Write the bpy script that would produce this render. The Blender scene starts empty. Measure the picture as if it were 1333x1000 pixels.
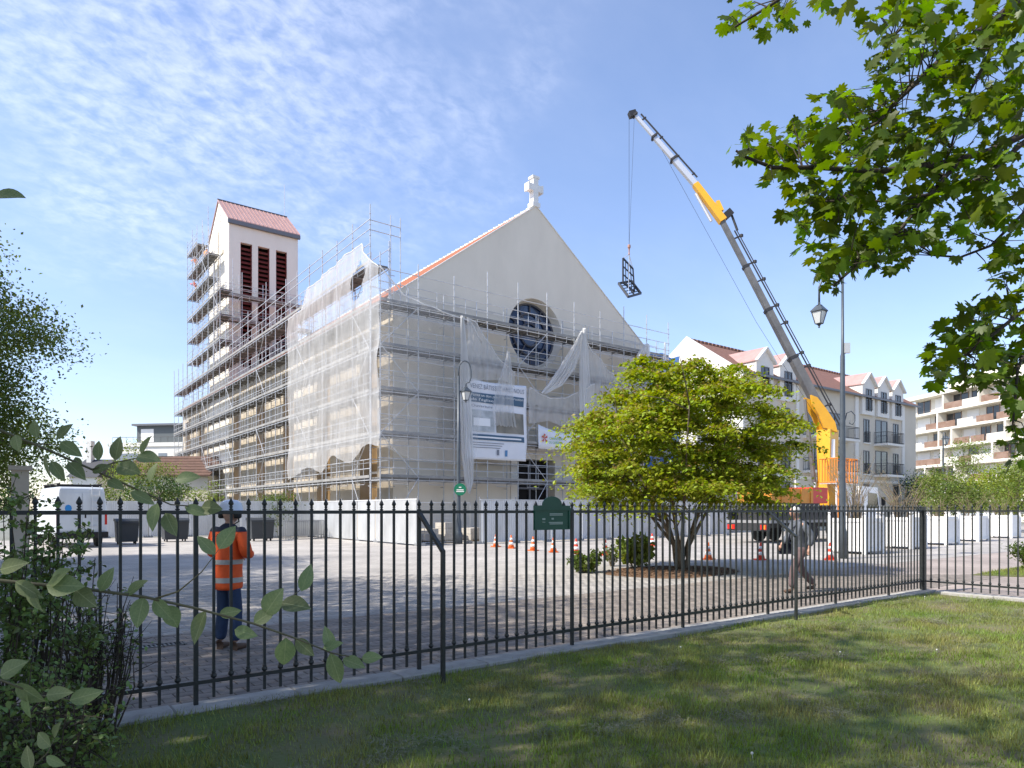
import bpy, bmesh, math, random
import numpy as np
from mathutils import Vector, Matrix
R = math.radians
rnd = random.Random(7)
rng = np.random.default_rng(11)
sc = bpy.context.scene
COL = sc.collection

# ------------------------------------------------------------------ camera
# world x runs along the church front and the fence, world y along the church's long side
CAMH = 1.65
FPX, CX, HY = 889.0, 666.5, 664.0
FW = (0.597, 0.802); RT = (0.802, -0.597)
cam = bpy.data.cameras.new('camera')
cam.lens = 24.0; cam.sensor_width = 36.0; cam.shift_y = 164/1333.0
cam.clip_start = 0.05; cam.clip_end = 3000
camo = bpy.data.objects.new('camera', cam); COL.objects.link(camo)
camo.location = (0, 0, CAMH); camo.rotation_euler = (R(90), 0, -math.atan2(0.597, 0.802))
sc.camera = camo

# ------------------------------------------------------------------ sky and sun
SUN_EL, SUN_H = R(47), Vector((-0.975, 0.22))
SUN_H.normalize()
w = bpy.data.worlds.new('World'); sc.world = w; w.use_nodes = True
nt = w.node_tree; nt.nodes.clear()
def N(t, **k):
    n = nt.nodes.new(t)
    for a, b in k.items(): setattr(n, a, b)
    return n
out = N('ShaderNodeOutputWorld'); bg = N('ShaderNodeBackground'); sky = N('ShaderNodeTexSky')
sky.sky_type = 'NISHITA'; sky.sun_disc = False; sky.sun_elevation = SUN_EL
sky.sun_rotation = math.atan2(SUN_H.x, SUN_H.y)
sky.altitude = 50; sky.air_density = 1.0; sky.dust_density = 0.5; sky.ozone_density = 2.2
tc = N('ShaderNodeTexCoord'); sep = N('ShaderNodeSeparateXYZ'); nt.links.new(tc.outputs['Generated'], sep.inputs[0])
zc = N('ShaderNodeMath', operation='MAXIMUM'); nt.links.new(sep.outputs['Z'], zc.inputs[0]); zc.inputs[1].default_value = 0.0
za = N('ShaderNodeMath', operation='ADD'); nt.links.new(zc.outputs[0], za.inputs[0]); za.inputs[1].default_value = 0.30
dx = N('ShaderNodeMath', operation='DIVIDE'); nt.links.new(sep.outputs['X'], dx.inputs[0]); nt.links.new(za.outputs[0], dx.inputs[1])
dy = N('ShaderNodeMath', operation='DIVIDE'); nt.links.new(sep.outputs['Y'], dy.inputs[0]); nt.links.new(za.outputs[0], dy.inputs[1])
cmb = N('ShaderNodeCombineXYZ'); nt.links.new(dx.outputs[0], cmb.inputs[0]); nt.links.new(dy.outputs[0], cmb.inputs[1])
def layer(rot, scl, nscale, detail, dist, lo, hi):
    mp = N('ShaderNodeMapping'); mp.inputs['Rotation'].default_value = (0, 0, rot); mp.inputs['Scale'].default_value = scl
    nt.links.new(cmb.outputs[0], mp.inputs['Vector'])
    no = N('ShaderNodeTexNoise'); no.inputs['Scale'].default_value = nscale; no.inputs['Detail'].default_value = detail
    no.inputs['Roughness'].default_value = 0.6; no.inputs['Distortion'].default_value = dist
    nt.links.new(mp.outputs[0], no.inputs['Vector'])
    r = N('ShaderNodeMapRange', interpolation_type='SMOOTHSTEP'); r.inputs['From Min'].default_value = lo; r.inputs['From Max'].default_value = hi
    nt.links.new(no.outputs['Fac'], r.inputs['Value'])
    return r.outputs[0]
def mul(a, b):
    m = N('ShaderNodeMath', operation='MULTIPLY'); nt.links.new(a, m.inputs[0])
    if isinstance(b, float): m.inputs[1].default_value = b
    else: nt.links.new(b, m.inputs[1])
    return m.outputs[0]
# one broad sheet of cloudlets, its edge broken up by noise
cen = N('ShaderNodeVectorMath', operation='DISTANCE'); nt.links.new(cmb.outputs[0], cen.inputs[0]); cen.inputs[1].default_value = (.17, 1.08, 0)
brk = layer(0.4, (1, 1, 1), 3.0, 4, 0.2, 0.0, 1.0)
sm_ = N('ShaderNodeMath', operation='MULTIPLY_ADD'); nt.links.new(brk, sm_.inputs[0]); sm_.inputs[1].default_value = 0.7; nt.links.new(cen.outputs['Value'], sm_.inputs[2])
pr_ = N('ShaderNodeMapRange', interpolation_type='SMOOTHSTEP'); nt.links.new(sm_.outputs[0], pr_.inputs['Value'])
pr_.inputs['From Min'].default_value = 0.45; pr_.inputs['From Max'].default_value = 0.98; pr_.inputs['To Min'].default_value = 1; pr_.inputs['To Max'].default_value = 0
patch = pr_.outputs[0]
ripple = layer(R(-40), (1.0, 1.4, 1), 25, 7, 0.25, 0.24, 0.80)   # small rippled cloudlets
veil = layer(R(20), (0.7, 1.2, 1), 1.6, 7, 0.1, 0.36, 0.85)     # thin veil
c1 = mul(mul(patch, ripple), 0.29); c2 = mul(veil, 0.08)
ad = N('ShaderNodeMath', operation='ADD', use_clamp=True); nt.links.new(c1, ad.inputs[0]); nt.links.new(c2, ad.inputs[1])
mx = N('ShaderNodeMix', data_type='RGBA'); nt.links.new(ad.outputs[0], mx.inputs['Factor'])
tint = N('ShaderNodeMix', data_type='RGBA', blend_type='MULTIPLY'); tint.inputs['Factor'].default_value = 1.0
lowm = N('ShaderNodeMapRange', interpolation_type='SMOOTHSTEP'); nt.links.new(sep.outputs['Z'], lowm.inputs['Value']); lowm.inputs['From Min'].default_value = 0.0; lowm.inputs['From Max'].default_value = 0.5
tcol = N('ShaderNodeMix', data_type='RGBA'); nt.links.new(lowm.outputs[0], tcol.inputs['Factor']); tcol.inputs['A'].default_value = (0.90, 0.83, 0.90, 1); tcol.inputs['B'].default_value = (1.08, 1.0, 1.03, 1)   # pale lilac haze low down
nt.links.new(sky.outputs[0], tint.inputs['A']); nt.links.new(tcol.outputs['Result'], tint.inputs['B'])
nt.links.new(tint.outputs['Result'], mx.inputs['A']); mx.inputs['B'].default_value = (6.6, 6.7, 7.2, 1)
nt.links.new(mx.outputs['Result'], bg.inputs['Color']); bg.inputs['Strength'].default_value = 0.145
nt.links.new(bg.outputs[0], out.inputs['Surface'])
sl = bpy.data.lights.new('sun', 'SUN'); sl.energy = 3.9; sl.angle = R(0.6); sl.color = (1.0, 0.94, 0.84)
so = bpy.data.objects.new('sun', sl); COL.objects.link(so)
to_sun = Vector((SUN_H.x*math.cos(SUN_EL), SUN_H.y*math.cos(SUN_EL), math.sin(SUN_EL)))
so.rotation_euler = to_sun.to_track_quat('Z', 'Y').to_euler(); so.location = (0, 0, 60)
vs = sc.view_settings
vs.view_transform = 'Standard'; vs.look = 'None'; vs.gamma = 1.0; vs.use_curve_mapping = False
vs.exposure = 0.9
sc.cycles.max_bounces = 6; sc.cycles.transparent_max_bounces = 12
sc.cycles.sample_clamp_indirect = 6

# ------------------------------------------------------------------ helpers
def ray(px): 
    a = (px - CX)/FPX
    return (FW[0] + RT[0]*a, FW[1] + RT[1]*a)
def P(px, py, D):                      # a pixel at a known distance along the view axis
    r = ray(px); return Vector((r[0]*D, r[1]*D, CAMH + (HY - py)*D/FPX))
def G(px, py, z=0.0):                  # a pixel on the ground
    D = (CAMH - z)*FPX/(py - HY); r = ray(px); return Vector((r[0]*D, r[1]*D, z))
def at_y(px, py, y):                   # a pixel on a wall facing the fence side (constant y)
    r = ray(px); D = y/r[1]; return Vector((r[0]*D, y, CAMH + (HY - py)*D/FPX))
def at_x(px, py, x):
    r = ray(px); D = x/r[0]; return Vector((x, r[1]*D, CAMH + (HY - py)*D/FPX))

MATS = {}
def mat(name, col, rough=0.65, metal=0.0, col2=None, scale=3.0, detail=5, bump=0.0, bscale=30.0, island=0.0, objrand=0.0,
        transl=0.0, stretch=(1, 1, 1), lo=0.35, hi=0.65, spec=0.4, coat=0.0):
    if name in MATS: return MATS[name]
    m = bpy.data.materials.new(name); m.use_nodes = True; t = m.node_tree; t.nodes.clear()
    L = t.links.new
    def n(tp, **k):
        q = t.nodes.new(tp)
        for a, b in k.items(): setattr(q, a, b)
        return q
    o = n('ShaderNodeOutputMaterial'); p = n('ShaderNodeBsdfPrincipled')
    p.inputs['Roughness'].default_value = rough; p.inputs['Metallic'].default_value = metal
    p.inputs['Specular IOR Level'].default_value = spec; p.inputs['Coat Weight'].default_value = coat
    c4 = (*col, 1); csock = None
    tcn = n('ShaderNodeTexCoord'); mpn = n('ShaderNodeMapping'); mpn.inputs['Scale'].default_value = stretch
    L(tcn.outputs['Object'], mpn.inputs[0])
    if col2 is not None:
        no = n('ShaderNodeTexNoise'); no.inputs['Scale'].default_value = scale; no.inputs['Detail'].default_value = detail
        no.inputs['Roughness'].default_value = 0.62
        L(mpn.outputs[0], no.inputs['Vector'])
        mr = n('ShaderNodeMapRange'); mr.inputs['From Min'].default_value = lo; mr.inputs['From Max'].default_value = hi
        L(no.outputs['Fac'], mr.inputs['Value'])
        mixn = n('ShaderNodeMix', data_type='RGBA'); L(mr.outputs[0], mixn.inputs['Factor'])
        mixn.inputs['A'].default_value = c4; mixn.inputs['B'].default_value = (*col2, 1)
        csock = mixn.outputs['Result']
    for k, amt in (('i', island), ('o', objrand)):
        if amt <= 0: continue
        if k == 'i': src = n('ShaderNodeNewGeometry').outputs['Random Per Island']
        else: src = n('ShaderNodeObjectInfo').outputs['Random']
        mr = n('ShaderNodeMapRange'); L(src, mr.inputs['Value'])
        mr.inputs['To Min'].default_value = 1 - amt; mr.inputs['To Max'].default_value = 1 + amt
        hs = n('ShaderNodeHueSaturation')
        if csock: L(csock, hs.inputs['Color'])
        else: hs.inputs['Color'].default_value = c4
        L(mr.outputs[0], hs.inputs['Value'])
        if transl > 0:
            m2 = n('ShaderNodeMapRange'); L(src, m2.inputs['Value']); m2.inputs['To Min'].default_value = 0.5 - amt*0.07; m2.inputs['To Max'].default_value = 0.5 + amt*0.05
            L(m2.outputs[0], hs.inputs['Hue'])
        csock = hs.outputs[0]
    if csock: L(csock, p.inputs['Base Color'])
    else: p.inputs['Base Color'].default_value = c4
    if bump > 0:
        nb = n('ShaderNodeTexNoise'); nb.inputs['Scale'].default_value = bscale; nb.inputs['Detail'].default_value = 4
        L(mpn.outputs[0], nb.inputs['Vector'])
        bn = n('ShaderNodeBump'); bn.inputs['Strength'].default_value = bump; bn.inputs['Distance'].default_value = 0.02
        L(nb.outputs['Fac'], bn.inputs['Height']); L(bn.outputs[0], p.inputs['Normal'])
    if transl > 0:
        tr = n('ShaderNodeBsdfTranslucent'); mixs = n('ShaderNodeMixShader'); mixs.inputs[0].default_value = transl
        if csock:
            g = n('ShaderNodeHueSaturation'); g.inputs['Value'].default_value = 1.5; g.inputs['Saturation'].default_value = 1.12; g.inputs['Hue'].default_value = 0.49
            L(csock, g.inputs['Color']); L(g.outputs[0], tr.inputs['Color'])
        else: tr.inputs['Color'].default_value = c4
        L(p.outputs[0], mixs.inputs[1]); L(tr.outputs[0], mixs.inputs[2]); L(mixs.outputs[0], o.inputs['Surface'])
    else: L(p.outputs[0], o.inputs['Surface'])
    MATS[name] = m
    return m

def glass(name, col=(0.05, 0.07, 0.10), rough=0.06):
    m = mat(name, col, rough, spec=0.9)
    return m

class MB:
    def __init__(s): s.v = []; s.f = []; s.mi = []; s.cur = 0
    def face(s, pts):
        b = len(s.v); s.v += [tuple(p) for p in pts]; s.f.append(tuple(range(b, b+len(pts)))); s.mi.append(s.cur)
    def add(s, vs, fs):
        b = len(s.v); s.v += [tuple(p) for p in vs]
        for f in fs: s.f.append(tuple(i+b for i in f)); s.mi.append(s.cur)
    def bx(s, x0, x1, y0, y1, z0, z1):
        s.add([(x0,y0,z0),(x1,y0,z0),(x1,y1,z0),(x0,y1,z0),(x0,y0,z1),(x1,y0,z1),(x1,y1,z1),(x0,y1,z1)],
              [(3,2,1,0),(4,5,6,7),(0,1,5,4),(1,2,6,5),(2,3,7,6),(3,0,4,7)])
    def box(s, c, d, rz=0.0, m=None):
        x, y, z = d[0]/2, d[1]/2, d[2]/2
        pts = [Vector(q) for q in [(-x,-y,-z),(x,-y,-z),(x,y,-z),(-x,y,-z),(-x,-y,z),(x,-y,z),(x,y,z),(-x,y,z)]]
        M3 = m if m is not None else Matrix.Rotation(rz, 3, 'Z')
        c = Vector(c)
        s.add([M3 @ q + c for q in pts], [(3,2,1,0),(4,5,6,7),(0,1,5,4),(1,2,6,5),(2,3,7,6),(3,0,4,7)])
    def beam(s, p0, p1, wd, ht, up=(0, 0, 1), w2=None, h2=None):   # rectangular bar between two points
        p0 = Vector(p0); p1 = Vector(p1); d = (p1-p0).normalized(); u = Vector(up)
        sd = d.cross(u)
        if sd.length < 1e-4: sd = d.cross(Vector((1, 0, 0)))
        sd.normalize(); u = sd.cross(d)
        w2 = wd if w2 is None else w2; h2 = ht if h2 is None else h2
        vs = []
        for p, a, b in ((p0, wd, ht), (p1, w2, h2)):
            vs += [p - sd*a/2 - u*b/2, p + sd*a/2 - u*b/2, p + sd*a/2 + u*b/2, p - sd*a/2 + u*b/2]
        s.add(vs, [(0,3,2,1)[::-1], (4,5,6,7)[::-1], (0,1,5,4)[::-1], (1,2,6,5)[::-1], (2,3,7,6)[::-1], (3,0,4,7)[::-1]])
    def path(s, pts, rad, n=6, caps=True, close=False):
        pts = [Vector(p) for p in pts]; k = len(pts)
        if not hasattr(rad, '__len__'): rad = [rad]*k
        b = len(s.v); ref = None
        for i, p in enumerate(pts):
            d = (pts[min(i+1, k-1)] - pts[max(i-1, 0)])
            d = d.normalized() if d.length > 1e-9 else Vector((0, 0, 1))
            if ref is None:
                ref = Vector((1, 0, 0)) if abs(d.z) > 0.9 else Vector((0, 0, 1))
            sd = d.cross(ref)
            if sd.length < 1e-4: sd = d.cross(Vector((0, 1, 0)))
            sd.normalize(); u = sd.cross(d)
            ref = u if abs(d.z) < 0.9 else ref
            for j in range(n):
                t = 2*math.pi*j/n
                s.v.append(tuple(p + (sd*math.cos(t) + u*math.sin(t))*rad[i]))
        for i in range(k-1):
            for j in range(n):
                j2 = (j+1) % n
                s.f.append((b+i*n+j, b+i*n+j2, b+(i+1)*n+j2, b+(i+1)*n+j)); s.mi.append(s.cur)
        if caps:
            s.f.append(tuple(b+j for j in range(n))[::-1]); s.mi.append(s.cur)
            s.f.append(tuple(b+(k-1)*n+j for j in range(n))); s.mi.append(s.cur)
    def tube(s, a, b_, r, n=6, r2=None): s.path([a, b_], [r, r if r2 is None else r2], n)
    def lathe(s, prof, c=(0, 0, 0), n=10):
        b = len(s.v); k = len(prof)
        for r, z in prof:
            for j in range(n):
                t = 2*math.pi*j/n; s.v.append((c[0]+r*math.cos(t), c[1]+r*math.sin(t), c[2]+z))
        for i in range(k-1):
            for j in range(n):
                j2 = (j+1) % n
                s.f.append((b+i*n+j, b+i*n+j2, b+(i+1)*n+j2, b+(i+1)*n+j)); s.mi.append(s.cur)
        s.f.append(tuple(b+j for j in range(n))[::-1]); s.mi.append(s.cur)
        s.f.append(tuple(b+(k-1)*n+j for j in range(n))); s.mi.append(s.cur)
    def prism(s, poly, ext):          # planar polygon pushed along a vector
        k = len(poly); e = Vector(ext); b = len(s.v)
        s.v += [tuple(p) for p in poly] + [tuple(Vector(p)+e) for p in poly]
        s.f.append(tuple(range(b, b+k))); s.f.append(tuple(range(b+k, b+2*k))[::-1]); s.mi += [s.cur]*2
        for i in range(k):
            j = (i+1) % k; s.f.append((b+j, b+i, b+k+i, b+k+j)); s.mi.append(s.cur)
    def mesh(s, name, mats, off=(0, 0, 0), smooth=False):
        me = bpy.data.meshes.new(name)
        o = Vector(off)
        me.from_pydata([tuple(Vector(p)-o) for p in s.v] if o.length > 0 else s.v, [], s.f)
        for m in (mats if isinstance(mats, (list, tuple)) else [mats]): me.materials.append(m)
        if any(s.mi): me.polygons.foreach_set('material_index', s.mi)
        if smooth: me.polygons.foreach_set('use_smooth', [True]*len(s.f))
        bm = bmesh.new(); bm.from_mesh(me); bmesh.ops.recalc_face_normals(bm, faces=bm.faces); bm.to_mesh(me); bm.free()
        me.update(); return me
    def build(s, name, mats, parent=None, local=False, smooth=False, kind=None, label=None):
        off = (0, 0, 0)
        if parent is not None and not local: off = base_of(parent)
        return obj(name, s.mesh(name, mats, off, smooth), parent, kind=kind, label=label)
def base_of(o):
    while o.parent is not None: o = o.parent
    return o.location.copy()
def obj(name, data, parent=None, loc=None, rot=None, kind=None, label=None):
    o = bpy.data.objects.new(name, data); COL.objects.link(o)
    if parent is not None: o.parent = parent
    if loc is not None: o.location = loc
    if rot is not None: o.rotation_euler = rot
    if kind: o['kind'] = kind
    if label: o['label'] = label
    return o
def thing(name, label, cat, loc=(0, 0, 0), rz=0.0, group=None):
    o = bpy.data.objects.new(name, None); COL.objects.link(o); o.empty_display_size = 0.2
    o.location = loc; o.rotation_euler = (0, 0, rz); return tag(o, label, cat, group)
def tag(o, label, cat, group=None):
    o['label'] = label; o['category'] = cat
    if group: o['group'] = group
    return o
def copy_tree(o, parent=None):
    c = o.copy(); COL.objects.link(c); c.parent = parent
    for ch in list(o.children): copy_tree(ch, c)
    return c
def structure(o): o['kind'] = 'structure'; return o

def np_mesh(name, V, F, m, smooth=False):
    V = np.asarray(V, np.float32).reshape(-1, 3); F = np.asarray(F, np.int32)
    k = F.shape[1]; me = bpy.data.meshes.new(name)
    me.vertices.add(len(V)); me.vertices.foreach_set('co', V.ravel())
    me.loops.add(F.size); me.loops.foreach_set('vertex_index', F.ravel())
    me.polygons.add(len(F)); me.polygons.foreach_set('loop_start', np.arange(0, F.size, k, dtype=np.int32))
    for q in (m if isinstance(m, (list, tuple)) else [m]): me.materials.append(q)
    if smooth: me.polygons.foreach_set('use_smooth', np.ones(len(F), bool))
    me.update(calc_edges=True); return me

# leaf templates: x = width, y = length from the stalk, z = normal
LEAF_SMALL = (np.array([(0,0,0),(0.3,0.45,0.06),(0,1,-0.05),(-0.3,0.45,0.06)], np.float32), np.array([(0,1,2),(0,2,3)]))
LEAF_OVAL_OLD = (np.array([(0,0,0),(0.2,0.18,0.05),(0.29,0.45,0.07),(0.2,0.75,0.04),(0,1,-0.06),(-0.2,0.75,0.04),(-0.29,0.45,0.07),(-0.2,0.18,0.05),(0,0.45,-0.01)], np.float32),
             np.array([(8,0,1),(8,1,2),(8,2,3),(8,3,4),(8,4,5),(8,5,6),(8,6,7),(8,7,0)]))
def _oval(k=7):
    v = [(0, 0, 0)]; 
    for i in range(1, k): t = i/k; w_ = .285*math.sin(math.pi*t**.82)**.9; v += [(-w_, t, .30*w_-.10*t*t), (0, t, -.10*t*t), (w_, t, .30*w_-.10*t*t)]
    v.append((0, 1, -.12)); f = [(0, 1, 2), (0, 2, 3)]
    for i in range(k-2):
        a = 1+3*i; f += [(a, a+3, a+4), (a, a+4, a+1), (a+1, a+4, a+5), (a+1, a+5, a+2)]
    a = 1+3*(k-2); e = len(v)-1; f += [(a, e, a+1), (a+1, e, a+2)]
    return np.array(v, np.float32), np.array(f)
LEAF_FINE = _oval(); LEAF_OVAL = _oval(4)
def _maple():
    tips = [(-152, .45), (-112, .42), (-75, .80), (-58, .46), (-36, .62), (-20, .60), (0, 1.0)]
    pts = [(0, 0)]
    half = [(170, .30), (140, .62), (118, .50), (97, .86), (84, .80), (72, .98), (60, .62), (48, .84), (38, 1.0), (30, .92), (21, .66), (11, .88), (0, 1.08)]
    outl = []
    for a, r in half: outl.append((math.sin(R(a))*r*0.62, 0.38 + math.cos(R(a))*r*0.62))
    left = [(-x, y) for x, y in outl[:-1]]
    ring = [(0, 0.22)] + outl + left[::-1]
    v = [(0, 0.38, 0.0)] + [(x, y, -0.22*x*x*4*0.35 - 0.10*max(0, y-0.4)) for x, y in ring]
    k = len(ring); f = [(0, 1+(i+1) % k, 1+i) for i in range(k)]
    return np.array(v, np.float32), np.array(f)
LEAF_MAPLE = _maple()
def rand_frames(n, up=0.6, rg=rng, droop=0.0):
    """rotation matrices whose z is biased upward and whose y (leaf length) droops a little"""
    z = rg.normal(size=(n, 3)); z /= np.linalg.norm(z, axis=1)[:, None]
    z = z*(1-up) + np.array([0, 0, 1.0])*up; z /= np.linalg.norm(z, axis=1)[:, None]
    y = rg.normal(size=(n, 3)); y[:, 2] -= droop
    y -= (y*z).sum(1)[:, None]*z; y /= np.linalg.norm(y, axis=1)[:, None]
    x = np.cross(y, z)
    return np.stack([x, y, z], axis=2)
def leaf_arrays(pos, frames, size, tmpl):
    tv, tf = tmpl; n = len(pos); k = len(tv)
    size = np.broadcast_to(np.asarray(size, np.float32), (n,))
    V = np.einsum('nij,kj->nki', frames, tv)*size[:, None, None] + np.asarray(pos)[:, None, :]
    F = (tf[None, :, :] + (np.arange(n)*k)[:, None, None]).reshape(-1, 3)
    return V.reshape(-1, 3), F
def leaf_mesh(name, pos, frames, size, tmpl, m):
    V, F = leaf_arrays(pos, frames, size, tmpl); return np_mesh(name, V, F, m)

def skin(name, joints, bones, m, sub=2, parent=None, label=None, kind=None):
    """joints: {key: (x, y, z, r)} or radius pair; bones: chains of keys; returns one continuous mesh object"""
    keys = list(joints); idx = {k: i for i, k in enumerate(keys)}
    me = bpy.data.meshes.new(name)
    es = []
    for ch in bones:
        for a, b in zip(ch[:-1], ch[1:]): es.append((idx[a], idx[b]))
    me.from_pydata([joints[k][:3] for k in keys], es, [])
    o = bpy.data.objects.new(name, me); COL.objects.link(o)
    o.modifiers.new('s', 'SKIN')
    if not me.skin_vertices: me.attributes  # layer is made with the modifier
    lay = me.skin_vertices[0] if len(me.skin_vertices) else None
    if lay is None:
        bm = bmesh.new(); bm.from_mesh(me); bm.verts.layers.skin.verify(); bm.to_mesh(me); bm.free(); lay = me.skin_vertices[0]
    for k in keys:
        q = joints[k]; lay.data[idx[k]].radius = (q[3], q[4] if len(q) > 4 else q[3])
        lay.data[idx[k]].use_root = (idx[k] == 0)
    ss = o.modifiers.new('u', 'SUBSURF'); ss.levels = sub; ss.render_levels = sub
    dg = bpy.context.evaluated_depsgraph_get(); ev = o.evaluated_get(dg)
    nm = bpy.data.meshes.new_from_object(ev)
    bpy.data.objects.remove(o); bpy.data.meshes.remove(me)
    nm.name = name; nm.materials.clear(); nm.materials.append(m)
    nm.polygons.foreach_set('use_smooth', [True]*len(nm.polygons))
    return obj(name, nm, parent, kind=kind, label=label)

def text_mesh(txt, size, m, width=None, align='LEFT'):
    cu = bpy.data.curves.new('lettering', 'FONT'); cu.body = txt; cu.size = size; cu.align_x = align; cu.extrude = 0.0; cu.resolution_u = 2
    o = bpy.data.objects.new('lettering', cu); COL.objects.link(o)
    dg = bpy.context.evaluated_depsgraph_get(); me = bpy.data.meshes.new_from_object(o.evaluated_get(dg))
    bpy.data.objects.remove(o); bpy.data.curves.remove(cu)
    if width:
        xs = [v.co.x for v in me.vertices]; wd = max(xs)-min(xs)
        for v in me.vertices: v.co.x *= width/wd
    me.materials.clear(); me.materials.append(m); me.name = 'lettering'
    return me
# ------------------------------------------------------------------ materials
m_iron = mat('fence_iron', (0.016, 0.021, 0.022), 0.42, 0.0, (0.03, 0.034, 0.034), 9, bump=0.15, bscale=60)
m_steel = mat('galvanised_steel', (0.60, 0.61, 0.62), 0.45, 0.35, (0.44, 0.45, 0.47), 2.5)
m_deck = mat('deck_steel', (0.24, 0.235, 0.225), 0.6, 0.25, (0.16, 0.15, 0.14), 1.6)
m_toe = mat('toe_board', (0.34, 0.33, 0.31), 0.7, 0.1, (0.22, 0.215, 0.205), 1.2)
m_plaster = mat('church_plaster', (0.79, 0.72, 0.61), 0.9, 0, (0.69, 0.625, 0.525), 0.5, bump=0.15, bscale=10, stretch=(1, 1, .45), detail=9, lo=.3, hi=.75)
m_white_pl = mat('tower_plaster', (0.83, 0.78, 0.69), 0.9, 0, (0.73, 0.68, 0.60), 0.6, bump=0.1, bscale=12, stretch=(1, 1, .35), detail=9, lo=.3, hi=.8)
m_stone = mat('side_stone', (0.53, 0.465, 0.37), 0.9, 0, (0.43, 0.365, 0.275), 0.8, bump=0.2, bscale=10)
m_ochre = mat('ochre_panel', (0.40, 0.26, 0.12), 0.85, 0, (0.30, 0.19, 0.09), 1.4)
m_tile = mat('roof_tile_red', (0.42, 0.17, 0.10), 0.8, 0, (0.31, 0.12, 0.075), 5, bump=0.5, bscale=12)
m_copper = mat('roof_sheet_red', (0.47, 0.30, 0.27), 0.5, 0.1, (0.40, 0.245, 0.22), 1.5)
m_zinc = mat('zinc_trim', (0.17, 0.175, 0.19), 0.5, 0.4)
m_white = mat('white_paint', (0.80, 0.79, 0.76), 0.6, 0, (0.72, 0.71, 0.68), 1.5)
m_louvre = mat('louvre_dark_red', (0.17, 0.034, 0.028), 0.5)
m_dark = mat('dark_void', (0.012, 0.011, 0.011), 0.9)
m_glassb = mat('stained_glass_blue', (0.03, 0.06, 0.14), 0.12, 0, (0.015, 0.03, 0.07), 2.0, spec=0.8)
m_lead = mat('tracery', (0.10, 0.10, 0.115), 0.6)
m_hoard = mat('hoarding_sheet', (0.66, 0.67, 0.67), 0.5, 0.1, (0.47, 0.475, 0.47), 1.4, stretch=(1, 1, 0.3), detail=9, lo=.38, hi=.85, objrand=.06)
m_hoard_post = mat('hoarding_post', (0.30, 0.31, 0.32), 0.5, 0.5)
m_conc = mat('kerb_concrete', (0.40, 0.385, 0.36), 0.9, 0, (0.31, 0.30, 0.28), 6, bump=0.3, bscale=50, objrand=0.1)
m_pav1 = mat('paver_brown', (0.27, 0.232, 0.20), 0.85, 0, (0.21, 0.18, 0.155), 7, island=0.2, objrand=0.2, bump=0.2, bscale=90)
m_pav2 = mat('paver_grey', (0.40, 0.37, 0.335), 0.85, 0, (0.32, 0.297, 0.27), 7, island=0.14, objrand=0.14, bump=0.2, bscale=90)

def brick_mat(name, c1, c2, mort, bw, bh, far=None):
    m = bpy.data.materials.new(name); m.use_nodes = True; t = m.node_tree; p = t.nodes['Principled BSDF']
    p.inputs['Roughness'].default_value = 0.85
    tcn = t.nodes.new('ShaderNodeTexCoord'); b = t.nodes.new('ShaderNodeTexBrick')
    t.links.new(tcn.outputs['Object'], b.inputs['Vector'])
    b.inputs['Color1'].default_value = (*c1, 1); b.inputs['Color2'].default_value = (*c2, 1); b.inputs['Mortar'].default_value = (*mort, 1)
    b.inputs['Scale'].default_value = 1; b.inputs['Brick Width'].default_value = bw; b.inputs['Row Height'].default_value = bh
    b.inputs['Mortar Size'].default_value = 0.006
    no = t.nodes.new('ShaderNodeTexNoise'); no.inputs['Scale'].default_value = 0.5; no.inputs['Detail'].default_value = 6
    t.links.new(tcn.outputs['Object'], no.inputs['Vector'])
    mr = t.nodes.new('ShaderNodeMapRange'); mr.inputs['From Min'].default_value = 0.3; mr.inputs['From Max'].default_value = 0.7
    mr.inputs['To Min'].default_value = 0.78; mr.inputs['To Max'].default_value = 1.18; t.links.new(no.outputs['Fac'], mr.inputs['Value'])
    hs = t.nodes.new('ShaderNodeHueSaturation'); t.links.new(b.outputs['Color'], hs.inputs['Color']); t.links.new(mr.outputs[0], hs.inputs['Value'])
    t.links.new(hs.outputs[0], p.inputs['Base Color']); return m
m_plaza = brick_mat('plaza_paving', (0.42, 0.39, 0.355), (0.355, 0.33, 0.30), (0.24, 0.23, 0.215), 0.246, 0.166)
m_path = brick_mat('path_paving', (0.36, 0.30, 0.265), (0.31, 0.26, 0.225), (0.22, 0.19, 0.165), 0.226, 0.146)
m_ground = mat('ground_far', (0.22, 0.22, 0.20), 0.95, 0, (0.15, 0.16, 0.13), 0.05)
m_soil = mat('lawn_soil', (0.10, 0.14, 0.035), 0.95, 0, (0.17, 0.145, 0.08), 1.3, bump=0.6, bscale=25)
m_grass = mat('grass_blade', (0.155, 0.245, 0.03), 0.55, 0, (0.28, 0.27, 0.085), 0.9, island=0.45, transl=0.35)
m_dry = mat('dry_clippings', (0.21, 0.20, 0.13), 0.8, 0, (0.13, 0.135, 0.09), 2, island=0.35)
m_mulch = mat('bark_mulch', (0.20, 0.12, 0.07), 0.95, 0, (0.12, 0.07, 0.04), 9, island=0.4)

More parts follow.
